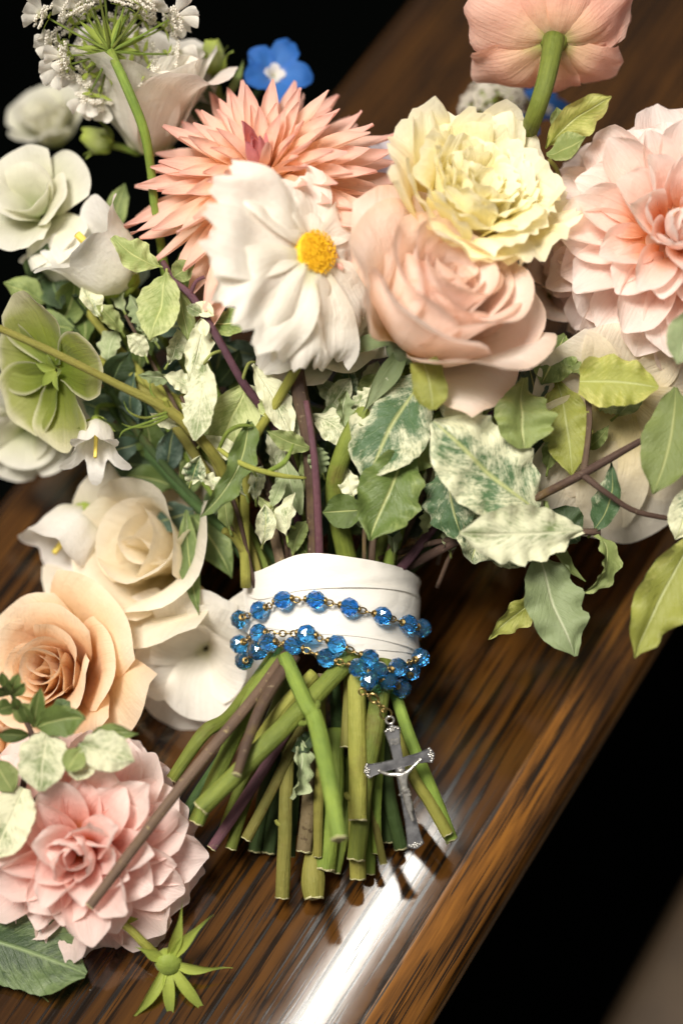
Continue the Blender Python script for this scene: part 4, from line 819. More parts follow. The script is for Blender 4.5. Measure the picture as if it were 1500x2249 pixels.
# lower left sprig across the pink dahlia
s = sprig('variegated_sprig', 'speckled sprig with small rosette of new leaves between apricot rose and pink dahlia', 'sprig', 90, 1760, 0.02)
tube(s, 'twig', [(25, 1520, 0.026), (50, 1570, 0.028), (72, 1620, 0.030), (60, 1680, 0.026), (40, 1800, 0.012)], [4.5, 5, 6, 6.5, 7], M['stem_brown'], wob=0.14)
tube(s, 'side_twig', [(182, 1632, 0.032), (150, 1670, 0.030), (110, 1720, 0.026), (70, 1770, 0.02)], [6, 6, 6.5, 7], M['stem_brown'], wob=0.14)
for k, (x, y, tx, ty, w) in enumerate(((22, 1520, 5, 1475, 14), (26, 1520, 42, 1478, 13), (24, 1525, -12, 1510, 16), (30, 1530, 56, 1500, 13), (28, 1528, 10, 1498, 12), (45, 1562, 30, 1530, 12), (52, 1566, 68, 1545, 14), (30, 1550, -8, 1560, 20), (70, 1590, 48, 1548, 16), (74, 1598, 90, 1510, 17), (66, 1615, -6, 1612, 18), (60, 1588, 28, 1558, 12))):
    leaf(s, (x, y, 0.028), (tx, ty, 0.036), w, M['leaf_green'], sag=0.12, roll=0.3 * (-1) ** k, seed=80 + k, nu=6, nv=9)
leaf(s, (82, 1598, 0.030), (190, 1578, 0.040), 38, M['leaf_green'], side=0.12, sag=0.08, roll=-0.2, seed=93)
leaf(s, (118, 1570, 0.026), (155, 1540, 0.026), 22, M['leaf_dark'], seed=94)
leaf(s, (106, 1606, 0.030), (92, 1738, 0.038), 52, M['leaf_pale'], side=-0.04, sag=0.07, wave=0.11, wf=6, prof=[0.3, 0.75, 0.98, 1, 0.95, 0.7, 0.15], seed=95)
leaf(s, (196, 1630, 0.032), (305, 1612, 0.036), 26, M['leaf_green'], side=0.22, sag=0.1, roll=-0.4, prof=LANCE, seed=96)
leaf(s, (172, 1638, 0.034), (296, 1672, 0.040), 44, M['leaf_pale'], side=0.08, sag=0.06, roll=0.2, wave=0.16, wf=5, seed=97)
leaf(s, (178, 1642, 0.036), (148, 1695, 0.040), 26, M['leaf_olive'], sag=0.1, seed=98)
leaf(s, (185, 1655, 0.03), (170, 1715, 0.034), 34, M['leaf_pale'], sag=0.1, wave=0.14, seed=981)
leaf(s, (52, 1730, 0.030), (-18, 1885, 0.034), 52, M['leaf_pale'], side=0.03, sag=0.06, wave=0.08, wf=6, prof=[0.35, 0.8, 1, 1, 0.95, 0.7, 0.1], seed=99)
leaf(s, (-10, 1670, 0.03), (30, 1740, 0.034), 34, M['leaf_olive'], sag=0.06, seed=100)
s = sprig('dark_leaf', 'broad glossy dark green leaf in the bottom left corner', 'leaf', 0, 2080, 0.0)
leaf(s, (-70, 2050, 0.006), (190, 2140, 0.014), 84, M['leaf_dark'], side=0.06, sag=0.06, roll=0.15, fold=0.12, prof=[0.5, 0.9, 1.0, 1.02, 0.95, 0.7, 0.1], seed=101)
s = sprig('pale_leaf', 'small curled pale leaf under the dark leaf at the bottom left', 'leaf', 40, 2190, 0.004)
leaf(s, (40, 2160, 0.002), (122, 2222, 0.010), 26, M['leaf_olive'], side=-0.15, sag=0.1, seed=102)

# ------------------------------------------------------------------ cut stems below the ribbon
def YP(zx, zy): return (350 + zx / 2.143, 1450 + zy / 2.143)
STEMS = [  # label, material, [(x,y,d)...], radii
 ('far left green cut stem with a side node, leaning out', 'stem', [(600, 1440, -0.028), (505, 1570, -0.008), (448, 1612, 0.0), (378, 1710, 0.0)], [17, 17, 20, 17]),
 ('long dry brown twig crossing over the pink dahlia', 'stem_tan', [(640, 1420, -0.006), (560, 1530, 0.014), (400, 1725, 0.028), (198, 1990, 0.036)], [13, 13, 13, 11]),
 ('bright green stem passing behind the brown twig with ragged end', 'stem', [(625, 1430, -0.006), (560, 1520, 0.006), (500, 1650, 0.010), (432, 1805, 0.010)], [20, 20, 22, 22]),
 ('slim green stem beside the bright green one at lower left', 'stem_dark', [(560, 1560, -0.004), (470, 1690, 0.0), (395, 1808, 0.0)], [13, 13, 13]),
 ('thick green stem crossing to the lower left with pale cut', 'stem', [(775, 1440, 0.002), (660, 1560, 0.014), (560, 1660, 0.020), (442, 1775, 0.024)], [26, 27, 27, 25]),
 ('yellow green stem parallel above the thick crossing stem', 'stem_lime', [(690, 1480, -0.002), (620, 1555, 0.004), (560, 1640, 0.004)], [20, 19, 18]),
 ('dark brown woody stem ending in a white cut knob', 'stem_brown', [(648, 1440, 0.004), (580, 1540, 0.018), (545, 1625, 0.026), (520, 1702, 0.034)], [17, 16, 15, 13]),
 ('purple red cut stem among the green ones', 'stem_purple', [(640, 1590, -0.004), (560, 1720, 0.0), (466, 1862, 0.0)], [12, 13, 12]),
 ('short pale green stem beside the purple one', 'stem', [(600, 1640, -0.010), (545, 1745, -0.006), (508, 1862, -0.006)], [15, 16, 17]),
 ('olive stem slanting left with a clean cut', 'stem_olive', [(680, 1560, -0.006), (610, 1710, 0.0), (542, 1842, 0.0)], [15, 15, 16]),
 ('long straight yellow green stem reaching lowest in front', 'stem_olive', [(640, 1560, -0.010), (630, 1700, -0.002), (626, 1830, 0.0), (620, 1970, 0.0)], [18, 19, 20, 20]),
 ('mottled grey brown stem in the middle of the sheaf', 'stem_grey', [(712, 1480, -0.006), (692, 1640, -0.004), (680, 1760, -0.004), (668, 1868, -0.004)], [18, 20, 22, 22]),
 ('thick jointed green stem in front of the sheaf', 'stem', [(625, 1440, 0.006), (672, 1545, 0.018), (692, 1580, 0.020), (722, 1710, 0.034), (745, 1842, 0.046)], [21, 22, 25, 23, 22]),
 ('broad green stem behind the jointed one', 'stem', [(735, 1600, -0.012), (735, 1740, -0.006), (714, 1905, -0.006)], [24, 28, 30]),
 ('stout curved stem end resting on the wood', 'stem_lime', [(715, 1760, -0.012), (690, 1880, -0.008), (688, 1935, -0.006), (690, 1972, -0.004)], [22, 28, 34, 28]),
 ('yellow green stem below the beads with a rough edge', 'stem_lime', [(782, 1440, 0.0), (784, 1600, 0.006), (786, 1740, 0.008), (786, 1800, 0.010)], [26, 26, 26, 26]),
 ('tall yellow green stem ending behind it near the wood', 'stem_lime', [(800, 1560, -0.008), (785, 1720, -0.004), (784, 1830, -0.002), (786, 1928, -0.002)], [24, 25, 24, 23]),
 ('rich green stem beneath the silver crucifix chain', 'stem', [(845, 1450, -0.004), (822, 1600, 0.004), (800, 1720, 0.004), (782, 1885, 0.004)], [28, 28, 27, 26]),
 ('green stem on the right slanting out past the crucifix', 'stem', [(850, 1470, -0.014), (900, 1620, -0.004), (945, 1730, -0.002), (992, 1842, -0.004)], [18, 18, 18, 17]),
 ('pale hairy stem tip right of the crucifix figure', 'stem_lime', [(870, 1600, -0.014), (905, 1700, 0.0), (945, 1765, 0.0), (982, 1832, 0.0)], [14, 16, 17, 17]),
 ('thin short stem end below the pale hairy one', 'stem', [(930, 1730, -0.012), (990, 1848, -0.010)], [12, 12]),
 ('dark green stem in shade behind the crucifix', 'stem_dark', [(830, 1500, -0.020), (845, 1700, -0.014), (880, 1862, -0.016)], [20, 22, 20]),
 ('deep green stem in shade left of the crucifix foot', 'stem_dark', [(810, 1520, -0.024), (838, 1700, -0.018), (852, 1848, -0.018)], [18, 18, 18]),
 ('slender olive stem end beside the yellow stems', 'stem_olive', [(790, 1640, -0.012), (818, 1780, -0.006), (842, 1896, -0.006)], [9, 9, 9]),
 ('narrow green stem glimpsed behind the yellow stems', 'stem', [(820, 1620, -0.014), (815, 1800, -0.012), (812, 1918, -0.012)], [12, 12, 13]),
 ('green stem end curling behind the jointed stem', 'stem', [(752, 1660, -0.016), (755, 1800, -0.012), (735, 1915, -0.010)], [20, 21, 18]),
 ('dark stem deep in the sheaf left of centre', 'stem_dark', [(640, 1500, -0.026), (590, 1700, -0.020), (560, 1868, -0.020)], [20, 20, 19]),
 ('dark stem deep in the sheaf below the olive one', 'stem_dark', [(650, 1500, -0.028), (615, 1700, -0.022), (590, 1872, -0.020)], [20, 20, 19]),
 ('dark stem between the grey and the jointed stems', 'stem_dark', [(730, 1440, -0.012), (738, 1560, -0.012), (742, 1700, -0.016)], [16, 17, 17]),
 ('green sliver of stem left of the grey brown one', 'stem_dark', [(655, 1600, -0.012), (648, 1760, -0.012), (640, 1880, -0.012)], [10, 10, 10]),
 ('slim fresh green stem in the gap left of the crossing stem', 'stem', [(640, 1470, -0.010), (590, 1590, -0.004), (538, 1700, -0.002), (488, 1830, -0.004)], [13, 13, 13, 12]),
 ('slim yellow green stem between the jointed and grey stems', 'stem_lime', [(700, 1500, -0.004), (706, 1640, 0.0), (700, 1760, 0.0), (698, 1880, -0.002)], [12, 12, 12, 11]),
 ('slim green stem right of the tall yellow green stem', 'stem', [(835, 1520, -0.010), (832, 1660, -0.006), (826, 1780, -0.006), (828, 1872, -0.008)], [13, 13, 12, 12]),
 ('broken stem stub with torn fibres at the middle', 'stem_olive', [(770, 1440, -0.002), (765, 1560, -0.002), (762, 1640, 0.0)], [17, 17, 20]),
]
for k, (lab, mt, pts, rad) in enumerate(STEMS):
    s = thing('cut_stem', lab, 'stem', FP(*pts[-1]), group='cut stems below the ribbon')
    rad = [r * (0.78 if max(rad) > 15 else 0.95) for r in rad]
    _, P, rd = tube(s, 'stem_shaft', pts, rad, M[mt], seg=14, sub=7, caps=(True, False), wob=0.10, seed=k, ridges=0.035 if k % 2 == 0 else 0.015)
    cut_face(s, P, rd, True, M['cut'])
    if k in (0, 2, 4, 10, 12, 15, 17, 18):   # stub of a stripped leaf
        i = len(P) * (4 + k % 4) // 10; T = (P[i + 1] - P[i]).normalized(); o_ = (T.cross(AB) * (1 if k % 4 else -1) + AB * 0.3).normalized()
        me, _, _ = tube_mesh('leaf_stub', [P[i] + o_ * rd[i] * 0.6, P[i] + o_ * rd[i] * 1.15 - T * rd[i] * 0.25, P[i] + o_ * rd[i] * 1.4 - T * rd[i] * 0.7], [rd[i] * 0.5, rd[i] * 0.34, rd[i] * 0.22], M[mt], seg=8); obj('leaf_stub', me, s)
s = thing('withered_leaf', 'crumpled grey green leaf caught among the cut stems', 'leaf', FP(640, 1640, 0.004))
leaf(s, (655, 1620, 0.008), (640, 1755, 0.010), 30, M['leaf_sage'], side=0.2, sag=0.1, roll=0.5, fold=0.6, wave=0.27, seed=111, twist=1.0, ns=0.3)
leaf(s, (690, 1600, 0.004), (640, 1650, 0.010), 22, M['leaf_dark'], side=0.2, sag=0.1, fold=0.6, wave=0.27, seed=112)
# ------------------------------------------------------------------ satin ribbon
def satin():
    m, nt, b, out = base_mat('white_satin'); tc = N(nt, 'ShaderNodeTexCoord'); uv = N(nt, 'ShaderNodeUVMap').outputs[0]
    b.inputs['Base Color'].default_value = lin('#dedad2'); b.inputs['Roughness'].default_value = 0.30
    b.inputs['Sheen Weight'].default_value = 0.25; b.inputs['Specular IOR Level'].default_value = 0.45; b.inputs['Anisotropic'].default_value = 0.5
    w = N(nt, 'ShaderNodeTexWave'); w.inputs['Scale'].default_value = 160; w.inputs['Distortion'].default_value = 1.0; nt.links.new(uv, w.inputs[0])
    n1 = tex_noise(nt, uv, 7, 3, 0.5, (6, 1.2, 1)); n2 = tex_noise(nt, tc.outputs['Object'], 900, 2)
    h = math_n(nt, 'ADD', math_n(nt, 'MULTIPLY', n1, 1.6), math_n(nt, 'ADD', math_n(nt, 'MULTIPLY', w.outputs['Fac'], 0.05), math_n(nt, 'MULTIPLY', n2, 0.06)))
    bump(nt, h, 0.10, 0.002, b); return m
M['satin'] = satin()
RCX, RCD, RAX, RBZ = 728, -0.031, 196, 172
def ring_pt(a, y, k=0.0, wide=1.0):
    return (RCX + (RAX * wide + k) * math.cos(a), y, RCD + (RBZ + k) * S * math.sin(a))
rib = thing('ribbon', 'white satin ribbon wound tightly around the stems', 'ribbon', FP(RCX, 1340, RCD))
def band(name, top, bot, k, seed, taper=0.0, stitch=None):
    # top/bot: height of the band's edges (photo pixels) over t = -1 .. 1 across the front; the back mirrors them
    g = []; nu = 96; nv = 14; base = FP(RCX, 1340, RCD)
    for j in range(nv + 1):
        v = j / nv; row = []
        for i in range(nu + 1):
            a = 2 * math.pi * (i % nu) / nu; t = (math.cos(a) + 1) / 2; t = 1 - math.acos(max(-1, min(1, 2 * t - 1))) / math.pi
            y0 = sp(top, t); y1 = sp(bot, t); y = y0 + (y1 - y0) * v
            cs = math.cos(a); fold = 5.0 * noise.noise(Vector((cs * 1.6 + v * 1.3 + seed, v * 1.6 - cs * 0.8, math.sin(a) * 1.6))) + 3.0 * max(0.0, 1 - abs(v - 0.55 + 0.5 * cs) * 7) * (1 if seed == 1 else 0.5) + 0.9 * math.sin(v * 6 + math.cos(a) * 4 + seed) * (0.4 + 0.6 * math.sin(a * 2 + seed) ** 2)
            lip = -0.3 * (1 - min(1, min(v, 1 - v) * 9)) ** 2
            fold += 1.3 * math.sin(a * 31 + seed * 2) * max(0.0, 1 - min(v, 1 - v) * 5) * (0.5 + noise.noise(Vector((a * 3, seed, 0))))
            wd = 1.0 - 0.035 * math.sin(math.pi * (y - 1220) / 260)
            row.append(FP(*ring_pt(a, y, k + fold + lip, wd)) - base)
        g.append(row)
    return obj(name, grid_mesh(name, g, M['satin']), rib)
band('band', [1266, 1252, 1216, 1226, 1248, 1276], [1330, 1335, 1345, 1350, 1355, 1362], 0, 1)
band('band', [1290, 1310, 1290, 1284, 1292, 1312], [1378, 1396, 1412, 1424, 1432, 1440], 1.6, 2)
band('band', [1340, 1368, 1384, 1392, 1412, 1436], [1380, 1405, 1432, 1448, 1458, 1462], 0.8, 5)
def selvage(vals, k):   # stitched picot edge of the ribbon
    base = FP(RCX, 1340, RCD); verts = []; faces = []; n = 150
    for i in range(n + 1):
        a = math.pi * (0.04 + 0.92 * i / n); t = 1 - a / math.pi; y = sp(vals, t) + 4
        for q in (0, 1):
            h = 2.2 if i % 2 else 0.8
            verts.append(FP(*ring_pt(a, y - 4 + 6 * q, k + h, 1.0 - 0.035 * math.sin(math.pi * (y - 1220) / 260))) - base)
    for i in range(n): faces.append((2 * i, 2 * i + 1, 2 * i + 3, 2 * i + 2))
    obj('selvage', new_mesh('selvage', verts, faces, M['satin'], [(0, 0)] * len(verts)), rib)
selvage([1290, 1310, 1290, 1284, 1292, 1312], 3.2); selvage([1340, 1368, 1384, 1392, 1412, 1436], 4.0)

# ------------------------------------------------------------------ rosary
def bead_mat():
    m, nt, b, out = base_mat('blue_crystal')
    b.inputs['Base Color'].default_value = (0.075, 0.46, 1.0, 1); b.inputs['Transmission Weight'].default_value = 0.94
    b.inputs['Roughness'].default_value = 0.02; b.inputs['IOR'].default_value = 1.54; b.inputs['Specular IOR Level'].default_value = 0.8
    b.inputs['Coat Weight'].default_value = 0.6; b.inputs['Coat Roughness'].default_value = 0.02; b.inputs['Coat IOR'].default_value = 1.8
    
    return m
M['bead'] = bead_mat()
M['gold'] = plain('antique_brass', '#b39c68', 0.3, 1.0, noise_c='#77623a', nscale=700, bstr=0.2)
M['silver'] = plain('aged_silver', '#c6c3bd', 0.22, 0.7, noise_c='#8e8c88', nscale=420, bstr=0.25)
M['silver_dark'] = plain('tarnished_silver', '#a2a2a4', 0.26, 0.7, noise_c='#6e6e72', nscale=170, bstr=0.9)
def bead_mesh(stretch=1.0, n=8):
    rings = [(-0.95, 0.36, 0), (-0.70, 0.74, 0.5), (-0.24, 1.0, 0), (0.24, 1.0, 0.5), (0.70, 0.74, 0), (0.95, 0.36, 0.5)]; m = len(rings)
    verts = []; faces = []
    for z, r, o in rings:
        for i in range(n): a = 2 * math.pi * (i + o) / n; verts.append(Vector((r * math.cos(a), r * math.sin(a), z * stretch)))
    for j in range(m - 1):
        o0, o1 = rings[j][2], rings[j + 1][2]
        for i in range(n):
            A = j * n + i; B_ = j * n + (i + 1) % n
            if o0 < o1: C = (j + 1) * n + i; Dd = (j + 1) * n + (i + 1) % n; faces += [(A, B_, C), (B_, Dd, C)]
            else: C = (j + 1) * n + i; Dd = (j + 1) * n + (i + 1) % n; faces += [(A, B_, Dd), (A, Dd, C)]
    faces += [tuple(range(n))[::-1], tuple(range((m - 1) * n, m * n))]
    return new_mesh('bead', verts, faces, M['bead'], None, smooth=False)
def torus_geo(R, r, mtx, verts, faces, ns=14, nr=6, sx=1.0):
    b = len(verts)
    for i in range(ns):
        a = 2 * math.pi * i / ns
        for k in range(nr):
            c = 2 * math.pi * k / nr; verts.append(mtx @ Vector(((R + r * math.cos(c)) * math.cos(a) * sx, (R + r * math.cos(c)) * math.sin(a), r * math.sin(c))))
    for i in range(ns):
        for k in range(nr): faces.append((b + i * nr + k, b + ((i + 1) % ns) * nr + k, b + ((i + 1) % ns) * nr + (k + 1) % nr, b + i * nr + (k + 1) % nr))
BEAD = bead_mesh(); BEAD_L = bead_mesh(1.25)
v_, f_ = [], []
for zz in (-1.0, 1.0): torus_geo(0.30, 0.11, Matrix.Translation((0, 0, zz)), v_, f_, 12, 6)
for zz in (-1.14, 1.14): torus_geo(0.22, 0.09, Matrix.Translation((0, 0, zz)), v_, f_, 12, 6)
b0 = len(v_)
for zz in (-1.1, 1.1):
    for i in range(6): v_.append(Vector((0.07 * math.cos(i * 1.0472), 0.07 * math.sin(i * 1.0472), zz)))
for i in range(6): f_.append((b0 + i, b0 + (i + 1) % 6, b0 + 6 + (i + 1) % 6, b0 + 6 + i))
CAP = new_mesh('bead_cap', v_, f_, M['gold'])
ros = thing('rosary', 'rosary of faceted blue glass beads with silver crucifix looped around the ribbon', 'rosary', FP(728, 1400, 0.0))
ROS = ros.matrix_basis.translation
def ZP(zx, zy, dd=0.0, back=False):
    x = 450 + zx / 2.727; y = 1180 + zy / 2.727; t = (x - RCX) / (RAX + 20)
    q = math.sqrt(max(0, 1 - t * t)); d = RCD + (RBZ + 24) * S * (-q if back else q)
    return (x, y, d + dd)
strands = [
 [ZP(190, 555, 0, True), ZP(210, 492), ZP(327, 437), ZP(470, 375), ZP(663, 375), ZP(865, 418), ZP(1062, 470), ZP(1217, 520, -0.002), ZP(1300, 545, -0.004)],
 [ZP(205, 640), ZP(325, 575, 0.004), 'link', ZP(610, 578, 0.004), ZP(790, 640, 0.004), ZP(985, 725, 0.003)],
 [ZP(215, 690, 0, True), ZP(235, 740), ZP(318, 680), ZP(378, 630, 0.006), ZP(530, 650, 0.002), ZP(728, 722, 0.003), ZP(918, 782, 0.008), ZP(1098, 862, 0.006), ZP(1180, 905, 0.0)],
 [ZP(1040, 800, 0.006), ZP(1155, 780, 0.008), ZP(1290, 720, 0.002)],
 [ZP(1290, 545, 0, True), ZP(1235, 800, 0.0)],
]
BR = 21.5
def place_bead(p, direction, mesh=BEAD, r=BR):
    w = FP(*p) - ROS; mt = Matrix.Translation(w) @ direction.to_track_quat('Z', 'Y').to_matrix().to_4x4() @ Matrix.Rotation(p[0] * 0.7, 4, 'Z') @ Matrix.Scale(r * S, 4)
    o = obj('bead', mesh, ros, mt); c = obj('bead_cap', CAP, o); return o
def link(a, b, n=2):
    dv = b - a; L = dv.length
    if L < 1e-5: return
    verts, faces = [], []; q = dv.normalized(); side = q.cross(AB).normalized() if abs(q.dot(AB)) < 0.98 else AX
    for k in range(n):
        c = a + dv * ((k + 0.5) / n); up = AB if k % 2 == 0 else side; up = (up - q * up.dot(q)).normalized(); y = up.cross(q)
        mt = Matrix(((q.x, y.x, up.x, c.x), (q.y, y.y, up.y, c.y), (q.z, y.z, up.z, c.z), (0, 0, 0, 1)))
        hl = max(L / n * 0.5 + 1.6 * S, 4.5 * S); torus_geo(min(6.5 * S, hl), 1.7 * S, mt, verts, faces, 16, 6, sx=max(1.0, hl / (6.5 * S)))
    obj('chain_link', new_mesh('chain_link', verts, faces, M['gold']), ros)
for st in strands:
    pts = [p for p in st if p != 'link']; W_ = [FP(*p) - ROS for p in pts]
    for i, p in enumerate(pts):
        dv = (W_[min(i + 1, len(pts) - 1)] - W_[max(i - 1, 0)]).normalized(); place_bead(p, dv)
        if i + 1 < len(pts):
            q = (W_[i + 1] - W_[i]); L = q.length; q.normalize(); a = W_[i] + q * BR * 1.15 * S; b = W_[i + 1] - q * BR * 1.15 * S
            if L > 2.3 * BR * S: link(a, b, 2 if L < 85 * S else (3 if L < 100 * S else 5))
# pendant: slanted bead, chain and crucifix
pb = ZP(985, 862, 0.010); q = (FP(*ZP(945, 915, 0.012)) - FP(*ZP(1020, 815, 0.012))).normalized()
place_bead(pb, q, BEAD_L, 19)
def XP(zx, zy, d=0.012): return (750 + zx / 4.497, 1450 + zy / 4.497, d)
chain = [XP(205, 310, 0.018), XP(258, 345, 0.018), XP(318, 376, 0.018), XP(370, 435, 0.018), XP(408, 480, 0.017), XP(438, 530, 0.016)]
def ring(p, R, r, mat, tilt=0.0, sx=1.0, rot=0.0, name='chain_link', parent=None):
    verts, faces = [], []; w = FP(*p) - ROS
    m3 = Matrix(((AX.x, AU.x, AB.x), (AX.y, AU.y, AB.y), (AX.z, AU.z, AB.z))).to_4x4()
    torus_geo(R * S, r * S, Matrix.Translation(w) @ m3 @ Matrix.Rotation(rot, 4, 'Z') @ Matrix.Rotation(tilt, 4, 'X'), verts, faces, 20, 8, sx=sx)
    return obj(name, new_mesh(name, verts, faces, mat), parent or ros)
ring(chain[0], 7.5, 1.9, M['gold'], 0.2); ring(chain[1], 7, 1.8, M['gold'], 1.25, 1.1, -0.6); ring(chain[2], 9, 2.4, M['gold'], 0.3, 1.25, -0.75)
ring(chain[3], 7, 1.9, M['gold'], 1.1, 1.2, -0.85); ring(chain[4], 6.5, 1.8, M['gold'], 0.5, 1.2, -0.85); ring(chain[5], 12.5, 2.0, M['gold'], 0.25)
ring(XP(478, 592, 0.016), 8.5, 2.4, M['silver'], 0.3)
# crucifix (coordinates measured on the photograph, built as a solid flared cross)
AXR = math.atan2(916 - 862, 1861 - 1595)      # lean of the shaft
def CX(u, v, h=0.0):                           # u across, v up along the shaft, h above the plate (px)
    c, s_ = math.cos(AXR), math.sin(AXR); x = 876 + u * c - v * s_; y = 1676 - (u * s_ * 1.25 + v * c)
    return FP(x, y, 0.010 + (v + 190) / 270 * 0.006 + h * S) - ROS
def arm_outline():
    o = []
    def side(lst): o.extend(lst)
    side([(-11, 11), (-12, 40), (-15, 62), (-18.5, 76), (-11, 80), (-5, 84), (0, 85.5), (5, 84), (11, 80), (18.5, 76), (15, 62), (12, 40), (11, 11)])
    side([(40, 11.5), (60, 14), (72, 18), (76, 11), (79, 5), (80, 0), (79, -5), (76, -11), (72, -18), (60, -14), (40, -11.5), (11, -11)])
    side([(11.5, -80), (13, -130), (16, -165), (19, -184), (12, -188), (5, -192), (0, -193), (-5, -192), (-12, -188), (-19, -184), (-16, -165), (-13, -130), (-11.5, -80), (-11, -11)])
    side([(-40, -11.5), (-60, -14), (-70, -18), (-74, -11), (-77, -5), (-78, 0), (-77, 5), (-74, 11), (-70, 18), (-60, 14), (-40, 11.5)])
    return o
ol = arm_outline(); n = len(ol); verts = []; faces = []
ins = []
for i, (u, v) in enumerate(ol):
    p, q2 = Vector(ol[i - 1]), Vector(ol[(i + 1) % n]); t = (q2 - p).normalized(); nn = Vector((t.y, -t.x)) ; ins.append((u + nn.x * 2.6, v + nn.y * 2.6))
for (lst, h) in ((ol, -3.0), (ol, 2.2), ([((a[0] * 2 + b[0]) / 3, (a[1] * 2 + b[1]) / 3) for a, b in zip(ol, ins)], 3.6), (ins, 1.4)):
    for (u, v) in lst: verts.append(CX(u, v, h))
for k in range(3):
    for i in range(n): faces.append((k * n + i, k * n + (i + 1) % n, (k + 1) * n + (i + 1) % n, (k + 1) * n + i))
faces += [tuple(range(3 * n, 4 * n)), tuple(range(n))[::-1]]
cru = obj('crucifix', new_mesh('crucifix', verts, faces, M['silver_dark'], None, smooth=False), ros)
cru['label'] = 'tarnished silver crucifix with floral arm ends'
def blob(c, r, verts, faces, fl=0.6):
    b = len(verts); ns, nr = 8, 5
    for j in range(nr + 1):
        t = math.pi * j / nr
        for i in range(ns): a = 2 * math.pi * i / ns; verts.append(CX(c[0] + r * math.sin(t) * math.cos(a), c[1] + r * math.sin(t) * math.sin(a), c[2] + r * fl * math.cos(t)))
    for j in range(nr):
        for i in range(ns): faces.append((b + j * ns + i, b + (j + 1) * ns + i, b + (j + 1) * ns + (i + 1) % ns, b + j * ns + (i + 1) % ns))
for (u, v, ang) in ((0, 76, 0), (72, 0, -90), (-71, 0, 90), (0, -184, 180)):
    verts, faces = [], []; ca, sa = math.cos(R_(ang)), math.sin(R_(ang))
    for k in range(5):
        a = k * 1.2566 + 0.3; blob((u + 4.6 * math.cos(a), v + 4.6 * math.sin(a), 3.0), 3.1, verts, faces)
    blob((u, v, 4.5), 2.4, verts, faces)
    for sgn in (-1, 1):
        for (lx, ly) in ((9.5, 1.0), (13.5, -2.0)): x, y = sgn * lx, ly; blob((u + x * ca - y * sa, v + x * sa + y * ca, 2.6), 3.0, verts, faces)
    obj('flower_ornament', new_mesh('flower_ornament', verts, faces, M['silver']), cru)
# scroll with lettering
g = [[CX(-9 + 18 * i / 8, 42 + 13 * j / 3 + 1.5 * math.sin(i * 0.9), 4.0 + 1.2 * math.sin(i * 0.9)) for i in range(9)] for j in range(4)]
obj('scroll', grid_mesh('scroll', g, M['silver']), cru)
cu = bpy.data.curves.new('lettering', 'FONT'); cu.body = 'INRI'; cu.size = 9.5; cu.align_x = 'CENTER'; cu.extrude = 0.5; cu.resolution_u = 2
to = bpy.data.objects.new('lettering_text', cu); COL.objects.link(to); dg = bpy.context.evaluated_depsgraph_get(); tm = bpy.data.meshes.new_from_object(to.evaluated_get(dg)); bpy.data.objects.remove(to)
for v in tm.vertices: v.co = CX(v.co.x * 0.78, 45 + v.co.y, 6.2 + v.co.z)
tm.materials.clear(); tm.materials.append(M['silver_dark']); tm.name = 'lettering'; obj('lettering', tm, cru)
# figure on the cross: one continuous skinned body
def P3(zx, zy, h): return FP(750 + zx / 4.497, 1450 + zy / 4.497, 0.014 + h * S) - ROS
J = {'head': (580, 1072, 8, 7.2), 'chin': (588, 1100, 8, 5.0), 'neck': (594, 1125, 6, 3.6), 'chest': (603, 1165, 6, 8.0), 'waist': (614, 1232, 5, 6.0), 'hip': (626, 1290, 5, 7.5),
     'sl': (562, 1128, 5, 4.4), 'el': (470, 1130, 4, 3.2), 'wl': (400, 1108, 4, 2.6), 'hl': (358, 1086, 4, 3.6), 'sr': (636, 1118, 5, 4.4), 'er': (690, 1070, 4, 3.2), 'wr': (760, 1000, 4, 2.6), 'hr': (792, 972, 4, 3.6),
     'kl': (640, 1400, 7, 5.0), 'al': (684, 1530, 4, 3.2), 'fl': (706, 1596, 5, 3.6), 'kr': (668, 1390, 8, 5.2), 'ar': (690, 1500, 5, 3.4)}
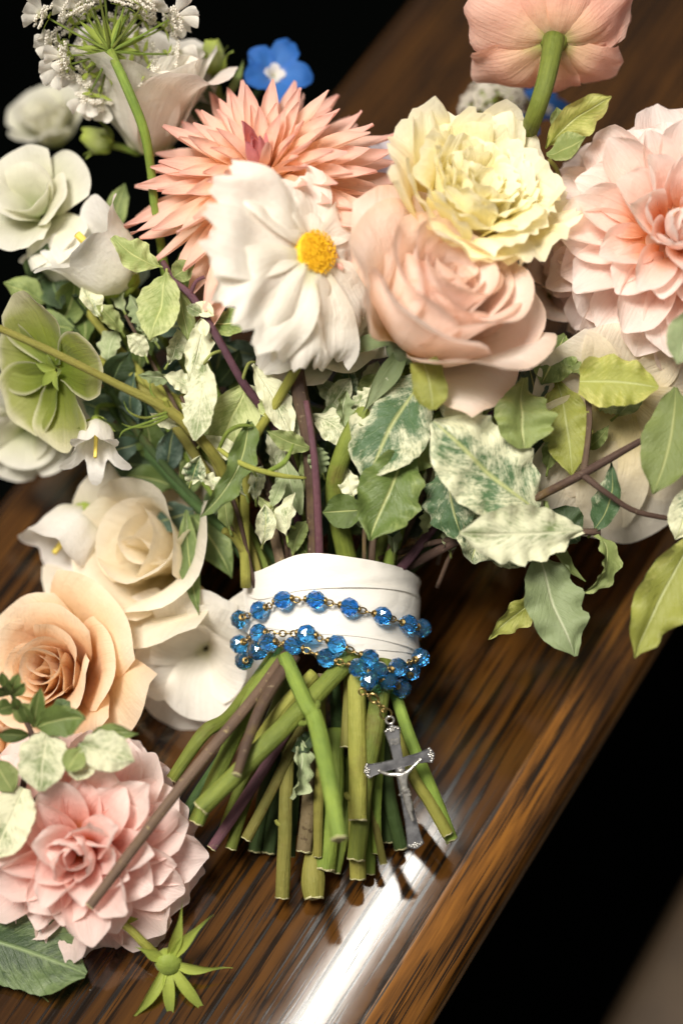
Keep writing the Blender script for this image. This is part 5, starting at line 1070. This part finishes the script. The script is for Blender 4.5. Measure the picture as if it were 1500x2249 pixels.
names = list(J); E = [('hip', 'waist'), ('waist', 'chest'), ('chest', 'neck'), ('neck', 'chin'), ('chin', 'head'), ('chest', 'sl'), ('sl', 'el'), ('el', 'wl'), ('wl', 'hl'), ('chest', 'sr'), ('sr', 'er'), ('er', 'wr'), ('wr', 'hr'), ('hip', 'kl'), ('kl', 'al'), ('al', 'fl'), ('hip', 'kr'), ('kr', 'ar')]
SC = 1000.0
me = bpy.data.meshes.new('figure'); me.from_pydata([tuple(P3(*J[k][:3]) * SC) for k in names], [(names.index(a), names.index(b)) for a, b in E], [])
fo = bpy.data.objects.new('figure_cage', me); COL.objects.link(fo)
md = fo.modifiers.new('skin', 'SKIN'); md.use_smooth_shade = True
for i, k in enumerate(names):
    r = J[k][3] * 1.3 * S * SC; me.skin_vertices[0].data[i].radius = (r, r); me.skin_vertices[0].data[i].use_root = (k == 'hip')
fo.modifiers.new('sub', 'SUBSURF').levels = 2
dg = bpy.context.evaluated_depsgraph_get(); bm_ = bpy.data.meshes.new_from_object(fo.evaluated_get(dg)); bpy.data.objects.remove(fo)
for v in bm_.vertices: v.co = v.co / SC
bm_.materials.clear(); bm_.materials.append(M['silver']); bm_.polygons.foreach_set('use_smooth', [True] * len(bm_.polygons)); bm_.name = 'figure'
obj('figure', bm_, cru)
verts, faces = [], []
def lump(zx, zy, h, r):
    b = len(verts); c = P3(zx, zy, h)
    for j in range(5):
        t = math.pi * j / 4
        for i in range(8): a = 6.2832 * i / 8; verts.append(c + Vector((math.sin(t) * math.cos(a), math.sin(t) * math.sin(a), math.cos(t))) * r * S)
    for j in range(4):
        for i in range(8): faces.append((b + j * 8 + i, b + (j + 1) * 8 + i, b + (j + 1) * 8 + (i + 1) % 8, b + j * 8 + (i + 1) % 8))
for (x, y, r) in ((605, 1282, 6), (625, 1290, 7), (648, 1285, 6), (660, 1300, 5), (672, 1330, 4), (668, 1360, 3.5), (600, 1310, 4), (575, 1330, 3.2)): lump(x, y, 10, r)
obj('loincloth', new_mesh('loincloth', verts, faces, M['silver']), cru)
